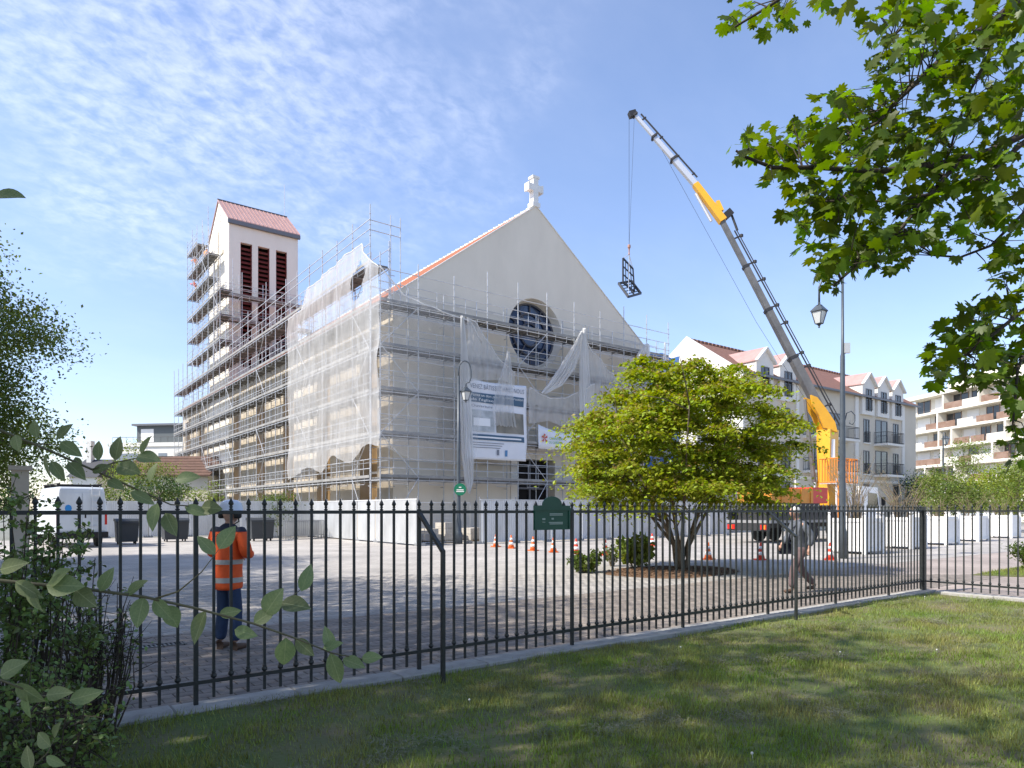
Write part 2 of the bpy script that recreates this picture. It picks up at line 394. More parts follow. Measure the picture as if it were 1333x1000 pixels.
# ------------------------------------------------------------------ ground, paving, lawn
FY, FX = 6.12, 14.94                    # the fence line and its corner
def sheet(name, x0, x1, y0, y1, z, m):
    b = MB(); b.face([(x0,y0,z),(x1,y0,z),(x1,y1,z),(x0,y1,z)]); return structure(b.build(name, m))
sheet('ground', -700, 900, -500, 1200, -0.06, m_ground)
plaza = sheet('plaza', -30, 90, 9.98, 46, -0.006, m_plaza)
path = sheet('pavement', -30, 90, FY, 9.975, -0.010, m_path); sheet('side_path', FX+.1, 90, -12, FY-.001, -0.010, m_path)
def pavers(zone, y0, y1, x0, x1, bw, bh, m, parent, nind):
    cells = []
    j = 0; y = y0
    while y + bh <= y1 + 1e-6:
        x = x0 - (bw/2 if j % 2 else 0)
        while x < x1:
            cx, cy = x+bw/2, y+bh/2
            D = cx*FW[0] + cy*FW[1]; px = CX + FPX*(cx*RT[0] + cy*RT[1])/D if D > 1 else -999
            if -60 < px < 1390 and D < 17.5 and not (cx > FX+0.3 and cy < 6.2): cells.append((D, cx, cy))
            x += bw
        y += bh; j += 1
    cells.sort()
    b = MB(); g = 0.004; b.bx(-bw/2+g, bw/2-g, -bh/2+g, bh/2-g, -0.02, 0.0)
    me = b.mesh('paver', m)
    bm = bmesh.new(); bm.from_mesh(me); top = [e for e in bm.edges if all(v.co.z > -0.001 for v in e.verts)]
    bmesh.ops.bevel(bm, geom=top, offset=0.006, segments=1, affect='EDGES'); bm.to_mesh(me); bm.free()
    for D, cx, cy in cells[:nind]:
        obj('paver', me, parent, (cx, cy, rnd.uniform(-0.0015, 0.0015)), (rnd.gauss(0, .003), rnd.gauss(0, .003), rnd.gauss(0, .006)))
    rest = cells[nind:]
    tv = np.array([v.co[:] for v in me.vertices], np.float32)
    fs = [tuple(p.vertices) for p in me.polygons]
    tri = []
    for f in fs:
        for i in range(1, len(f)-1): tri.append((f[0], f[i], f[i+1]))
    tri = np.array(tri); n = len(rest)
    pos = np.array([(c[1], c[2], rnd.uniform(-0.0015, 0.0015)) for c in rest], np.float32)
    V = tv[None] + pos[:, None]; F = (tri[None] + (np.arange(n)*len(tv))[:, None, None]).reshape(-1, 3)
    obj('paver_field', np_mesh('paver_field', V, F, m), parent, kind='stuff')
pavers(1, 6.30, 9.96, -1.5, 24, 0.226, 0.146, m_pav1, path, 290)
pavers(2, 10.0, 16.0, -1.5, 24, 0.246, 0.166, m_pav2, plaza, 60)

# lawn: gently uneven sheet, blades and mown clippings
def lawn_z(x, y): return 0.006+0.012*math.sin(x*1.7+y*0.9) + 0.01*math.sin(x*0.6-y*2.1) - 0.01
b = MB(); nx, ny = 60, 44; X0, X1, Y0, Y1 = -6, FX-0.13, -14, FY-0.2
for i in range(nx+1):
    for j in range(ny+1):
        x = X0+(X1-X0)*i/nx; y = Y0+(Y1-Y0)*j/ny; b.v.append((x, y, lawn_z(x, y)))
for i in range(nx):
    for j in range(ny):
        q = i*(ny+1)+j; b.f.append((q, q+ny+1, q+ny+2, q+1)); b.mi.append(0)
lawn = structure(b.build('lawn', m_soil, smooth=True))
def in_view(x, y, lo=-40, hi=1375, dmin=3.6, dmax=60):
    D = x*FW[0]+y*FW[1]; a = (x*RT[0]+y*RT[1])/np.maximum(D, .01); px = CX+FPX*a
    return (px > lo) & (px < hi) & (D > dmin) & (D < dmax)
n = 900000
x = rng.uniform(-0.5, X1, n); y = rng.uniform(-9, Y1+0.04, n); k = in_view(x, y)
D = x*FW[0]+y*FW[1]; k &= rng.random(n) < np.clip(1.35-D/13, 0.25, 1.0)
x, y = x[k], y[k]
pn = np.sin(x*2.3+1.7*np.sin(y*1.9))*np.sin(y*2.9+1.3*np.sin(x*1.4))     # worn patches
k = rng.random(len(x)) < np.clip(0.62+0.5*pn, 0.18, 1); x, y = x[k], y[k]; n = len(x)
z = np.array([lawn_z(a, b_) for a, b_ in zip(x, y)])
h = rng.uniform(0.022, 0.062, n)*(1+.5*np.sin(x*5.1+np.sin(y*4))*np.sin(y*6.3)); az = rng.uniform(0, 2*np.pi, n); ln = rng.uniform(0.1, 0.9, n)*h; wd = rng.uniform(0.0022, 0.0052, n)
c, s = np.cos(az), np.sin(az); az2 = az+rng.normal(1.57, .5, n)
V = np.stack([np.stack([x-c*wd, y-s*wd, z-0.004], 1), np.stack([x+c*wd, y+s*wd, z-0.004], 1),
              np.stack([x+np.cos(az2)*ln, y+np.sin(az2)*ln, z+h], 1)], 1)
F = np.arange(3*n).reshape(n, 3)
g = obj('grass', np_mesh('grass', V, F, m_grass), None, kind='stuff'); g['label'] = 'short mown green grass covering the lawn before the fence'; g['category'] = 'grass'
# clippings lying in loose heaps and windrows
n = 1500; hx = rng.uniform(1, X1-0.3, n); hy = rng.uniform(-7, Y1-0.05, n)
row = np.abs(np.sin((hy+0.35*hx)*1.9)) < 0.42
hx, hy = hx[row], hy[row]; q = 90
x = (hx[:, None]+rng.normal(0, .09, (len(hx), q))).ravel(); y = (hy[:, None]+rng.normal(0, .06, (len(hx), q))).ravel()
k = in_view(x, y) & (x < X1) & (y < Y1); x, y = x[k], y[k]; n = len(x)
z = np.array([lawn_z(a, b_) for a, b_ in zip(x, y)]) + rng.uniform(0.015, 0.062, n)
az = rng.uniform(0, 2*np.pi, n); L_ = rng.uniform(.025, .075, n); c, s = np.cos(az), np.sin(az)
V = np.stack([np.stack([x-s*.003, y+c*.003, z], 1), np.stack([x+s*.003, y-c*.003, z], 1), np.stack([x+c*L_, y+s*L_, z+rng.normal(0, .012, n)], 1)], 1)
g = obj('grass_clippings', np_mesh('grass_clippings', V, np.arange(3*n).reshape(n, 3), m_dry), None, kind='stuff')
g['label'] = 'grey dried mowing clippings lying in rows on the lawn'; g['category'] = 'clippings'

# seed heads standing in the lawn
m_seed = mat('seed_head', (0.62, 0.62, 0.58), 0.9); bs_ = MB(); bs_.lathe([(.0, .055), (.007, .058), (.010, .065), (.007, .072), (.0, .075)], n=7); bs_.tube((0, 0, 0), (0, 0, .06), .0015, 3); sd_me = bs_.mesh('seed_head', m_seed)
k_ = 0
while k_ < 7:
    x_, y_ = rnd.uniform(2, 14), rnd.uniform(-4, 5.7)
    if not bool(in_view(np.array([x_]), np.array([y_]))[0]): continue
    tag(obj('dandelion', sd_me, None, (x_, y_, lawn_z(x_, y_)-.004), (rnd.gauss(0, .15), rnd.gauss(0, .15), 0)), 'white dandelion seed head standing in the mown lawn', 'dandelion', 'dandelion clocks in the lawn'); k_ += 1
# kerb stones along the fence
kerb = structure(obj('kerb', None, None))
b = MB(); b.bx(-0.497, 0.497, -0.15, 0.15, -0.1, 0.0)
kme = b.mesh('kerb_stone', m_conc)
bm = bmesh.new(); bm.from_mesh(kme); bmesh.ops.bevel(bm, geom=bm.edges[:], offset=0.01, segments=1, affect='EDGES'); bm.to_mesh(kme); bm.free()
for i in range(18): obj('kerb_stone', kme, kerb, (-2.4+i, FY-0.04, 0.035+rnd.uniform(-.003, .003)), (0, 0, rnd.gauss(0, .003)))
for i in range(9): obj('kerb_stone', kme, kerb, (FX+0.06, FY-0.75-i, 0.035+rnd.uniform(-.003, .003)), (0, 0, R(90)+rnd.gauss(0, .003)))
# drain grate in the paving
gp = G(203, 841); t = thing('drain_grate', 'small slotted metal drain grate set in the paving by the shrub', 'drain', (gp.x, gp.y, 0))
b = MB()
for q in ((-.33, .33, -.10, -.08), (-.33, .33, .08, .10), (-.33, -.31, -.08, .08), (.31, .33, -.08, .08)): b.bx(*q, -0.01, 0.008)
b.build('frame', m_iron, t, local=True)
b = MB(); b.bx(-.31, .31, -.08, .08, -0.02, 0.0025); b.build('pit', m_dark, t, local=True)
b = MB(); b.bx(-.011, .011, -.08, .08, -0.01, 0.006); bme = b.mesh('bar', m_iron)
for i in range(13): obj('bar', bme, t, (-.288+i*.048, 0, 0))
# grass patch right of the fence
b = MB(); b.prism([(19.6, 6.9, 0.02), (40, 7.6, 0.02), (40, 1, 0.02), (24, 0, 0.02)], (0, 0, -0.1)); patch_o = structure(b.build('grass_verge', m_soil))
n = 60000; x = rng.uniform(19.8, 32, n); y = rng.uniform(1, 7.3, n); k = in_view(x, y, 1200, 1345) & (y < 6.9+(x-19.6)*.034-.05) & (x > 19.6+(6.9-y)*.64+.05); x, y = x[k], y[k]; n = len(x)
az = rng.uniform(0, 6.28, n); h = rng.uniform(.04, .11, n)
V = np.stack([np.stack([x-np.cos(az)*.006, y-np.sin(az)*.006, x*0+.01], 1), np.stack([x+np.cos(az)*.006, y+np.sin(az)*.006, x*0+.01], 1), np.stack([x+rng.normal(0, .03, n), y+rng.normal(0, .03, n), h], 1)], 1)
obj('verge_blades', np_mesh('verge_blades', V, np.arange(3*n).reshape(n, 3), m_grass), patch_o, kind='stuff')

# ------------------------------------------------------------------ iron fence
fence = thing('iron_fence', 'dark iron railing fence with spear finials on a concrete kerb', 'fence', (FX, FY, 0))
PITCH = 2.05/15
b = MB(); b.bx(-.0105, .0105, -.0105, .0105, 0.075, 1.655); picket_me = b.mesh('picket', m_iron)
b = MB(); b.lathe([(.012, 1.648), (.019, 1.652), (.019, 1.658), (.011, 1.662), (.010, 1.668), (.018, 1.676), (.011, 1.684), (.012, 1.688), (.023, 1.703), (.019, 1.718), (.009, 1.738), (.002, 1.754)], n=8)
fin_me = b.mesh('finial', m_iron, smooth=True)
b = MB(); b.lathe([(.013, .235), (.024, .245), (.026, .262), (.014, .278), (.020, .286), (.013, .296)], n=8); col_me = b.mesh('collar', m_iron, smooth=True)
b = MB(); b.bx(-.017, .017, -.017, .017, -0.05, 1.655); post_me = b.mesh('post', m_iron)
b = MB(); b.bx(-.045, .045, -.045, .045, -0.05, 1.72); cpost_me = b.mesh('corner_post', m_iron)
fx_posts = [-2.85, -0.77, 1.28, 3.38, 5.45, 7.48, 9.50, 11.52, 13.46]
def rel(x, y): return (x-FX, y-FY, 0)
def picket(x, y):
    p = obj('picket', picket_me, fence, rel(x, y), (rnd.gauss(0, .002), rnd.gauss(0, .002), 0)); obj('finial', fin_me, p); obj('collar', col_me, p)
ends = fx_posts + [FX]
for a, c in zip(ends[:-1], ends[1:]):
    p = obj('post', post_me, fence, rel(a, FY)); obj('finial', fin_me, p)
    k = max(2, round((c-a)/PITCH))
    for i in range(1, k): picket(a+(c-a)*i/k, FY)
obj('corner_post', cpost_me, fence, rel(FX, FY))
yy = FY
while yy > -2.0:
    k = 14
    for i in range(1, k): picket(FX, yy-2.05*i/k)
    yy -= 2.05; p = obj('post', post_me, fence, rel(FX, yy)); obj('finial', fin_me, p)
for z, nm in ((1.63, 'top_rail'), (0.215, 'bottom_rail')):
    b = MB(); b.bx(-2.85, FX, FY-.02, FY+.02, z-.016, z+.016); b.build(nm, m_iron, fence)
    b = MB(); b.bx(FX-.02, FX+.02, yy, FY-.051, z-.016, z+.016); b.build(nm, m_iron, fence)
for xx in (3.38, 9.50):                                   # stays standing on the lawn side
    b = MB(); b.beam((xx, FY-.02, 1.61), (xx, FY-.47, 1.25), .036, .036); b.beam((xx, FY-.47, 1.262), (xx, FY-.47, -.05), .036, .036, up=(0, 1, 0)); b.build('stay', m_iron, fence)
    
# ------------------------------------------------------------------ church
XL, XR, YF, YB = 17.4, 37.8, 34.5, 90.0
XA, ZE, ZA = 27.6, 13.7, 21.3
ROSE_Z, ROSE_R = 13.1, 2.2
ch = thing('church', 'cream gabled church with round blue window and red tiled roof', 'church', (XA, YF, 0))
def roofz(x): return ZA - abs(x-XA)*(ZA-ZE)/(XA-XL)
b = MB(); S = 2.75
xa, xb, z0, z1 = XA-S, XA+S, ROSE_Z-S, ROSE_Z+S
b.face([(XL, YF, 0), (xa, YF, 0), (xa, YF, roofz(xa)), (XL, YF, ZE)])
b.face([(xb, YF, 0), (XR, YF, 0), (XR, YF, ZE), (xb, YF, roofz(xb))])
b.face([(xa, YF, z1), (xb, YF, z1), (xb, YF, roofz(xb)), (XA, YF, ZA), (xa, YF, roofz(xa))])
dx0, dx1, dz = 26.05, 29.15, 4.9
b.face([(xa, YF, 0), (dx0, YF, 0), (dx0, YF, z0), (xa, YF, z0)]); b.face([(dx1, YF, 0), (xb, YF, 0), (xb, YF, z0), (dx1, YF, z0)])
b.face([(dx0, YF, dz), (dx1, YF, dz), (dx1, YF, z0), (dx0, YF, z0)])
nc = 64
for i in range(nc):
    pts = []
    for t_ in (i, i+1):
        an = 2*math.pi*t_/nc; c_, s_ = math.cos(an), math.sin(an); k = S/max(abs(c_), abs(s_))
        pts.append(((XA+ROSE_R*c_, YF, ROSE_Z+ROSE_R*s_), (XA+k*c_, YF, ROSE_Z+k*s_)))
    b.face([pts[0][0], pts[0][1], pts[1][1], pts[1][0]])
    p0, p1 = pts[0][0], pts[1][0]
    q0 = (XA+(p0[0]-XA)*.9, YF+.75, ROSE_Z+(p0[2]-ROSE_Z)*.9); q1 = (XA+(p1[0]-XA)*.9, YF+.75, ROSE_Z+(p1[2]-ROSE_Z)*.9)
    b.face([p0, p1, q1, q0])
for q in ([(dx0, 0), (dx0, dz)], [(dx0, dz), (dx1, dz)], [(dx1, dz), (dx1, 0)]):
    (u0, w0), (u1, w1) = q; b.face([(u0, YF, w0), (u1, YF, w1), (u1, YF+.8, w1), (u0, YF+.8, w0)])
b.build('front_wall', m_plaster, ch)
# coping along the two rakes
b = MB()
for sx, xe in ((-1, XL), (1, XR)):
    b.prism([(XA, YF-.06, ZA), (xe, YF-.06, ZE), (xe, YF-.06, ZE+.05), (XA, YF-.06, ZA+.06)], (0, .5, 0))
b.build('coping', m_white, ch)
# rose window
rw = obj('rose_window', None, ch)
b = MB(); b.face([(XA+ROSE_R*.92*math.cos(2*math.pi*i/48), YF+.7, ROSE_Z+ROSE_R*.92*math.sin(2*math.pi*i/48)) for i in range(48)]); b.build('pane', m_glassb, rw)
b = MB()
for r_ in (ROSE_R*.9, ROSE_R*.62, ROSE_R*.34):
    b.path([(XA+r_*math.cos(2*math.pi*i/40), YF+.62, ROSE_Z+r_*math.sin(2*math.pi*i/40)) for i in range(41)], .07, 6, caps=False)
b.build('ring', m_lead, rw)
for i in range(12):
    an = 2*math.pi*i/12; b = MB(); r0, r1 = (.34, .9) if i % 2 == 0 else (.62, .9)
    b.tube((XA+ROSE_R*r0*math.cos(an), YF+.62, ROSE_Z+ROSE_R*r0*math.sin(an)), (XA+ROSE_R*r1*math.cos(an), YF+.62, ROSE_Z+ROSE_R*r1*math.sin(an)), .05, 5); b.build('spoke', m_lead, rw)
b = MB(); b.tube((XA-.75, YF+.6, ROSE_Z), (XA+.75, YF+.6, ROSE_Z), .07, 5); b.build('bar', m_lead, rw)
# entrance
dr = obj('doorway', None, ch)
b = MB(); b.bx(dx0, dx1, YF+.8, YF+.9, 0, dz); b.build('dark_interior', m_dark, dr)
for k in range(3):
    b = MB(); xk = dx0+.06+k*(dx1-dx0-.12)/2; b.bx(xk-.06, xk+.06, YF+.62, YF+.76, 0, dz); b.build('door_frame', m_zinc, dr)
b = MB(); b.bx(dx0+.12, dx1-.12, YF+.64, YF+.74, 3.0, 3.12); b.build('transom_bar', m_zinc, dr)
# plaster surround of the door, slightly proud
b = MB()
for q in ((dx0-.5, dx0, 0, dz+.5), (dx1, dx1+.5, 0, dz+.5), (dx0, dx1, dz, dz+.5)): b.bx(q[0], q[1], YF-.08, YF-.003, q[2], q[3])
b.build('door_surround', m_white_pl, ch)
# the long side: piers between tall recessed bays
wy = [37.7+7.1*i for i in range(8)]; hw = 1.2
b = MB(); y_prev = YF+.02
for yc in wy:
    b.bx(XL, XL+.9, y_prev, yc-hw, 0, ZE); b.bx(XL, XL+.9, yc-hw, yc+hw, 12.0, ZE); b.bx(XL, XL+.9, yc-hw, yc+hw, 0, 1.6); y_prev = yc+hw
b.bx(XL, XL+.9, y_prev, YB, 0, ZE); b.build('side_wall', m_stone, ch)
for yc in wy:
    wn = obj('side_window', None, ch)
    b = MB(); b.bx(XL+.72, XL+.82, yc-hw, yc+hw, 1.6, 12.0); b.build('panel', m_ochre, wn)
    for dz_ in (3.9, 6.3, 8.7): 
        b = MB(); b.bx(XL+.6, XL+.715, yc-hw, yc+hw, dz_-.07, dz_+.07); b.build('mullion', m_plaster, wn)
    b = MB(); b.bx(XL+.62, XL+.717, yc-.07, yc+.07, 1.6, 12.0); b.build('mullion', m_plaster, wn)
b = MB(); b.bx(XR-.9, XR, YF+.02, YB, 0, ZE); b.bx(XL+.9, XR-.9, YB-.6, YB, 0, ZE); b.build('rear_walls', m_plaster, ch)
b = MB(); b.bx(XL-.14, XL-.003, YF+.02, YB, ZE-.55, ZE-.1); b.build('cornice', m_white_pl, ch)
# roof
b = MB()
ov = .45; sl_ = (ZA-ZE)/(XA-XL)
for sx in (-1, 1):
    xe = XA+sx*(XA-XL+ov); zf = ZE-ov*sl_
    b.prism([(XA, YF+.44, ZA), (xe, YF+.44, zf), (xe, YF+.44, zf-.2), (XA, YF+.44, ZA-.25)], (0, YB-YF, 0))
rf = b.build('roof', m_tile, ch)
# tile courses as raised laps on the visible slope
b = MB(); nrow = 40
for i in range(nrow):
    t0 = i/nrow; xq = XL-ov+(XA-XL+ov)*t0; zq = ZE-ov*sl_+(xq-(XL-ov))*sl_
    b.bx(xq, xq+.06, YF+.5, YB, zq+.02, zq+.075)
b.build('tile_course', m_tile, rf, kind='stuff')
b = MB(); yq = YF+.3
while yq < YB:
    b.lathe([(.10, 0), (.12, .05), (.08, .17), (.0, .20)], (XA, yq, ZA-.02), 6); b.bx(XA-.12, XA+.12, yq+.1, yq+.52, ZA-.1, ZA+.07); yq += .62
b.build('ridge_tile', m_white, rf, kind='stuff')
b = MB(); yq = YF
b.bx(XL-ov-.16, XL-ov+.02, YF+.3, YB, ZE-ov*sl_-.24, ZE-ov*sl_-.08); b.build('gutter', m_zinc, rf)
# cross on the gable
cz = ZA+.1
b = MB(); b.bx(XA-.30, XA+.30, YF-.10, YF+.46, cz-.15, cz+.12); b.bx(XA-.2, XA+.2, YF-.02, YF+.40, cz+.12, cz+1.75)
b.bx(XA-.55, XA-.2, YF-.02, YF+.40, cz+.88, cz+1.30); b.bx(XA+.2, XA+.55, YF-.02, YF+.40, cz+.88, cz+1.30)
cme = b.build('cross', m_white, ch)
for nm, q in (('flare', 0),):
    b = MB()
    for px_, pz_ in ((XA-.55, cz+1.09), (XA+.55, cz+1.09)): b.bx(px_-.05, px_+.05, YF-.05, YF+.43, pz_-.25, pz_+.25)
    b.bx(XA-.28, XA+.28, YF-.06, YF+.44, cz+1.70, cz+1.85); b.build(nm, m_white, cme)

# bell tower
TX0, TX1, TY0, TY1, TE, TA = 17.38, 24.1, 69.0, 76.7, 29.8, 32.9
tw = thing('bell_tower', 'square white bell tower with three dark red louvred slots and red pitched roof', 'tower', (TX0, TY0, 0))
TYM = (TY0+TY1)/2
slots = [(18.46, 19.56), (20.12, 21.25), (21.88, 22.98)]; SZ0, SZ1 = 15.6, 27.7
b = MB(); xs = [TX0] + [q for s_ in slots for q in s_] + [TX1]
for i in range(0, len(xs)-1, 2): b.bx(xs[i], xs[i+1], TY0, TY0+.5, 0, TE)
for s0, s1 in slots: b.bx(s0, s1, TY0+.003, TY0+.5, 0, SZ0); b.bx(s0, s1, TY0+.003, TY0+.5, SZ1, TE)
b.prism([(TX0, TY0+.5, 0), (TX0, TY1, 0), (TX0, TY1, TE), (TX0, TYM, TA-.25), (TX0, TY0+.5, TE+.35)], (.5, 0, 0))
b.prism([(TX1-.5, TY0+.5, 0), (TX1-.5, TY1, 0), (TX1-.5, TY1, TE), (TX1-.5, TYM, TA-.25), (TX1-.5, TY0+.5, TE+.35)], (.5, 0, 0))
b.bx(TX0+.5, TX1-.5, TY1-.5, TY1, 0, TE); b.build('wall', m_white_pl, tw)
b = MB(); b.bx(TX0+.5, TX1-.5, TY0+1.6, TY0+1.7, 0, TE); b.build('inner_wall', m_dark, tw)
for s0, s1 in slots:
    lv = obj('louvre', None, tw); z_ = SZ0+.15
    b = MB(); b.bx(s0, s0+.06, TY0+.1, TY0+.42, SZ0, SZ1); b.bx(s1-.06, s1, TY0+.1, TY0+.42, SZ0, SZ1); b.build('frame', m_louvre, lv)
    b = MB(); b.beam((s0+.06, TY0+.26, 0), (s1-.06, TY0+.26, 0), .36, .045, up=(0, -.75, .66)); sme = b.mesh('slat', m_louvre, (TX0, TY0, 0))
    while z_ < SZ1-.1: obj('slat', sme, lv, (0, 0, z_)); z_ += .44
b = MB()
for sy in (-1, 1):
    ye = TYM+sy*(TYM-TY0+.26); ze = TE-.10
    b.prism([(TX0-.12, TYM, TA), (TX0-.12, ye, ze), (TX0-.12, ye, ze-.14), (TX0-.12, TYM, TA-.16)], (TX1-TX0+.26, 0, 0))
trf = b.build('roof', m_copper, tw)
b = MB(); k = 17
for i in range(k+1):
    x_ = TX0-.1+(TX1-TX0+.22)*i/k; b.beam((x_, TYM, TA+.03), (x_, TYM-(TYM-TY0+.26), TE-.08), .04, .07, up=(0, 0, 1))
b.build('standing_seam', m_copper, trf, kind='stuff')
b = MB(); b.bx(TX0-.14, TX1+.16, TY0-.30, TY0-.02, TE-.54, TE-.20); b.build('eave_gutter', m_zinc, tw)
b = MB(); b.beam((TX0-.14, TYM, TA+.05), (TX1+.16, TYM, TA+.05), .16, .08); b.build('ridge_cap', m_zinc, trf)
b = MB(); b.tube((TX1-.1, TYM, TA), (TX1-.1, TYM, TA+3.4), .03, 5); b.build('lightning_rod', m_steel, tw)
b = MB(); b.bx(TX0-.12, TX0-.002, TYM-.16, TYM+.16, 18, 29.6); b.bx(TX0-.12, TX0-.002, TYM-1.9, TYM-.16, 27.0, 27.32); b.bx(TX0-.12, TX0-.002, TYM+.16, TYM+1.9, 27.0, 27.32)
b.build('relief_cross', m_plaster, tw)
# ------------------------------------------------------------------ scaffolding
LV = [3.4+2.33*k for k in range(12)]
def tube_me(nm, L_, r=.027, m=None, n=6):
    b = MB(); b.tube((0, 0, 0), (0, 0, L_), r, n)
    for k in range(int(L_/.5825)): b.lathe([(.058, -.008), (.058, .008)], (0, 0, .20+k*.5825), 6)
    return b.mesh(nm, m or m_steel)
def scaffold(label, name, o, ax, nb, bay, wd, levels, z0, tops, rails=(.5, 1.0), skip=None, braces=True, inward=1):
    """ax 'x' or 'y': the run direction from the outer corner o; the wall lies on the +other side"""
    root = thing(name, label, 'scaffolding', (o[0], o[1], z0), 0, 'scaffolding around the church')
    def W(s, d): return (s, d) if ax == 'x' else (d, s)
    cache = {}
    for i in range(nb+1):
        for row, d in ((0, 0.0), (1, wd)):
            tz = tops(i, row); key = round(tz, 2)
            if key not in cache: cache[key] = tube_me('standard', tz-z0, .03)
            u = W(i*bay, d); obj('standard', cache[key], root, (u[0]+rnd.gauss(0, .01), u[1]+rnd.gauss(0, .01), 0))
    # one bay of deck: three ribbed planks
    b = MB(); pw = (wd-.10)/3
    for k in range(3):
        y0 = -wd/2+.05+k*pw
        b.bx(-bay/2+.03, bay/2-.03, y0+.012, y0+pw-.012, -.05, 0); b.bx(-bay/2+.05, bay/2-.05, y0+.012, y0+.05, -.085, -.05); b.bx(-bay/2+.05, bay/2-.05, y0+pw-.05, y0+pw-.012, -.085, -.05)
    for xx in (-bay/2+.02, 0, bay/2-.02): b.bx(xx-.02, xx+.02, -wd/2, wd/2, -.125, -.085)
    dme = b.mesh('deck', m_deck); rz = 0 if ax == 'x' else R(90)
    bt = MB(); bp = MB()
    for li, z in enumerate(levels):
        zz = z-z0; run = [i for i in range(nb) if not (skip and skip(i, li))]
        if not run: continue
        for i in run:
            u = W((i+.5)*bay, wd/2); obj('deck', dme, root, (u[0], u[1], zz), (0, 0, rz))
        i0, i1 = run[0], run[-1]+1; s0, s1 = i0*bay, i1*bay
        for nm, d, dz_, r in [('guard_rail', -.03, q, .024) for q in rails] + [('ledger', -.03, -.13, .025), ('ledger', wd+.03, -.13, .025), ('inner_rail', wd+.03, 1.0, .022)]:
            a, c = W(s0-.12, d), W(s1+.12, d); b = MB(); b.tube((*a, zz+dz_), (*c, zz+dz_), r, 5); b.build(nm, m_steel, root, local=True)
        b = MB(); a, c = W(s0, -.055), W(s1, -.055); b.beam((*a, zz+.07), (*c, zz+.07), .025, .15); b.build('toe_board', m_toe, root, local=True)
        for i in range(i0, i1+1):
            a, c = W(i*bay, -.05), W(i*bay, wd+.05); bt.tube((*a, zz-.16), (*c, zz-.16), .024, 5)
            e = W(i*bay, wd+.35); bt.tube((*c, zz-.45), (*e, zz-.45), .02, 4)
            if i < i1:
                for fr in ((.5,) if i % 2 else (.33, .67)):
                    u = W((i+fr)*bay, -.05); bp.tube((*u, zz+.02), (*u, zz+1.02), .016, 4)
                u = W((i+.3)*bay, -.03); v = W((i+.7)*bay, -.03)
                bp.path([(*u, zz+.0), (*u, zz-.36), (*v, zz-.36), (*v, zz)], .015, 4)
        if braces:
            for i in range(i0, i1, 4):
                lo = levels[li-1]-z0 if li else 0.1
                a, c = W(i*bay, -.06), W((i+1)*bay, -.06); b = MB()
                if li % 2: a, c = c, a
                b.tube((*a, lo), (*c, zz), .022, 5); b.build('brace', m_steel, root, local=True)
    bt.build('transom_tubes', m_steel, root, local=True, kind='stuff'); bp.build('guard_posts', m_steel, root, local=True, kind='stuff')
    return root
SX, SY = 15.9, 33.0
def top_side(i, row): return (18.2 if i == 1 and row == 0 else 17.6 + .35*((i*37) % 5)/5) if row == 0 else 16.4+.3*((i*13) % 4)/4
def top_front(i, row): return (14.9+.9*((i*29+2) % 5)/5) if row == 0 else 14.1
s_side = scaffold('long galvanised scaffold with six decks along the church side', 'side_scaffold', (SX, SY+1.2), 'y', 23, 2.3, 1.12, LV[:6], 0, lambda i, r: top_side(i+1, r), rails=(.5, 1.0), skip=lambda i, l: False)
root = s_side
for z_ in (17.38, 16.85):                                  # high rails of the top lift
    b = MB(); b.tube((SX-.03, SY+1.1, z_), (SX-.03, 66, z_), .026, 5); b.build('guard_rail', m_steel, root)
    b = MB(); b.tube((SX-.1, SY+1.17, z_-.05), (SX+1.8, SY+1.17, z_-.05), .026, 5); b.build('end_rail', m_steel, root)
for xx in (1.8, 1.2):
    b = MB(); b.tube((SX+xx, SY+1.17, 12.9), (SX+xx, SY+1.17, 17.9), .028, 6); b.build('standard', m_steel, root)
s_front = scaffold('galvanised scaffold with five decks across the gabled church front', 'front_scaffold', (SX, SY), 'x', 10, 2.28, 1.12, LV[:5], 0, top_front, rails=(.5, 1.0, 1.7))
scaffold('tall narrow scaffold against the sunlit face of the bell tower', 'tower_scaffold', (SX, 66.2), 'y', 6, 2.3, 1.12, LV[6:12], 15.2, lambda i, r: 30.6+.8*((i*7) % 3)/3 if i >= 2 else 24.9, rails=(.5, 1.0),
         skip=lambda i, l: (l > 2 and i < 2) or (l == 5 and i < 4))
scaffold('low scaffold wrapped across the louvred face of the bell tower', 'tower_front_scaffold', (SX+.05, 67.55), 'x', 4, 2.26, 1.05, LV[6:9], 15.25, lambda i, r: 23.8+.5*(i % 2), rails=(.5, 1.0))

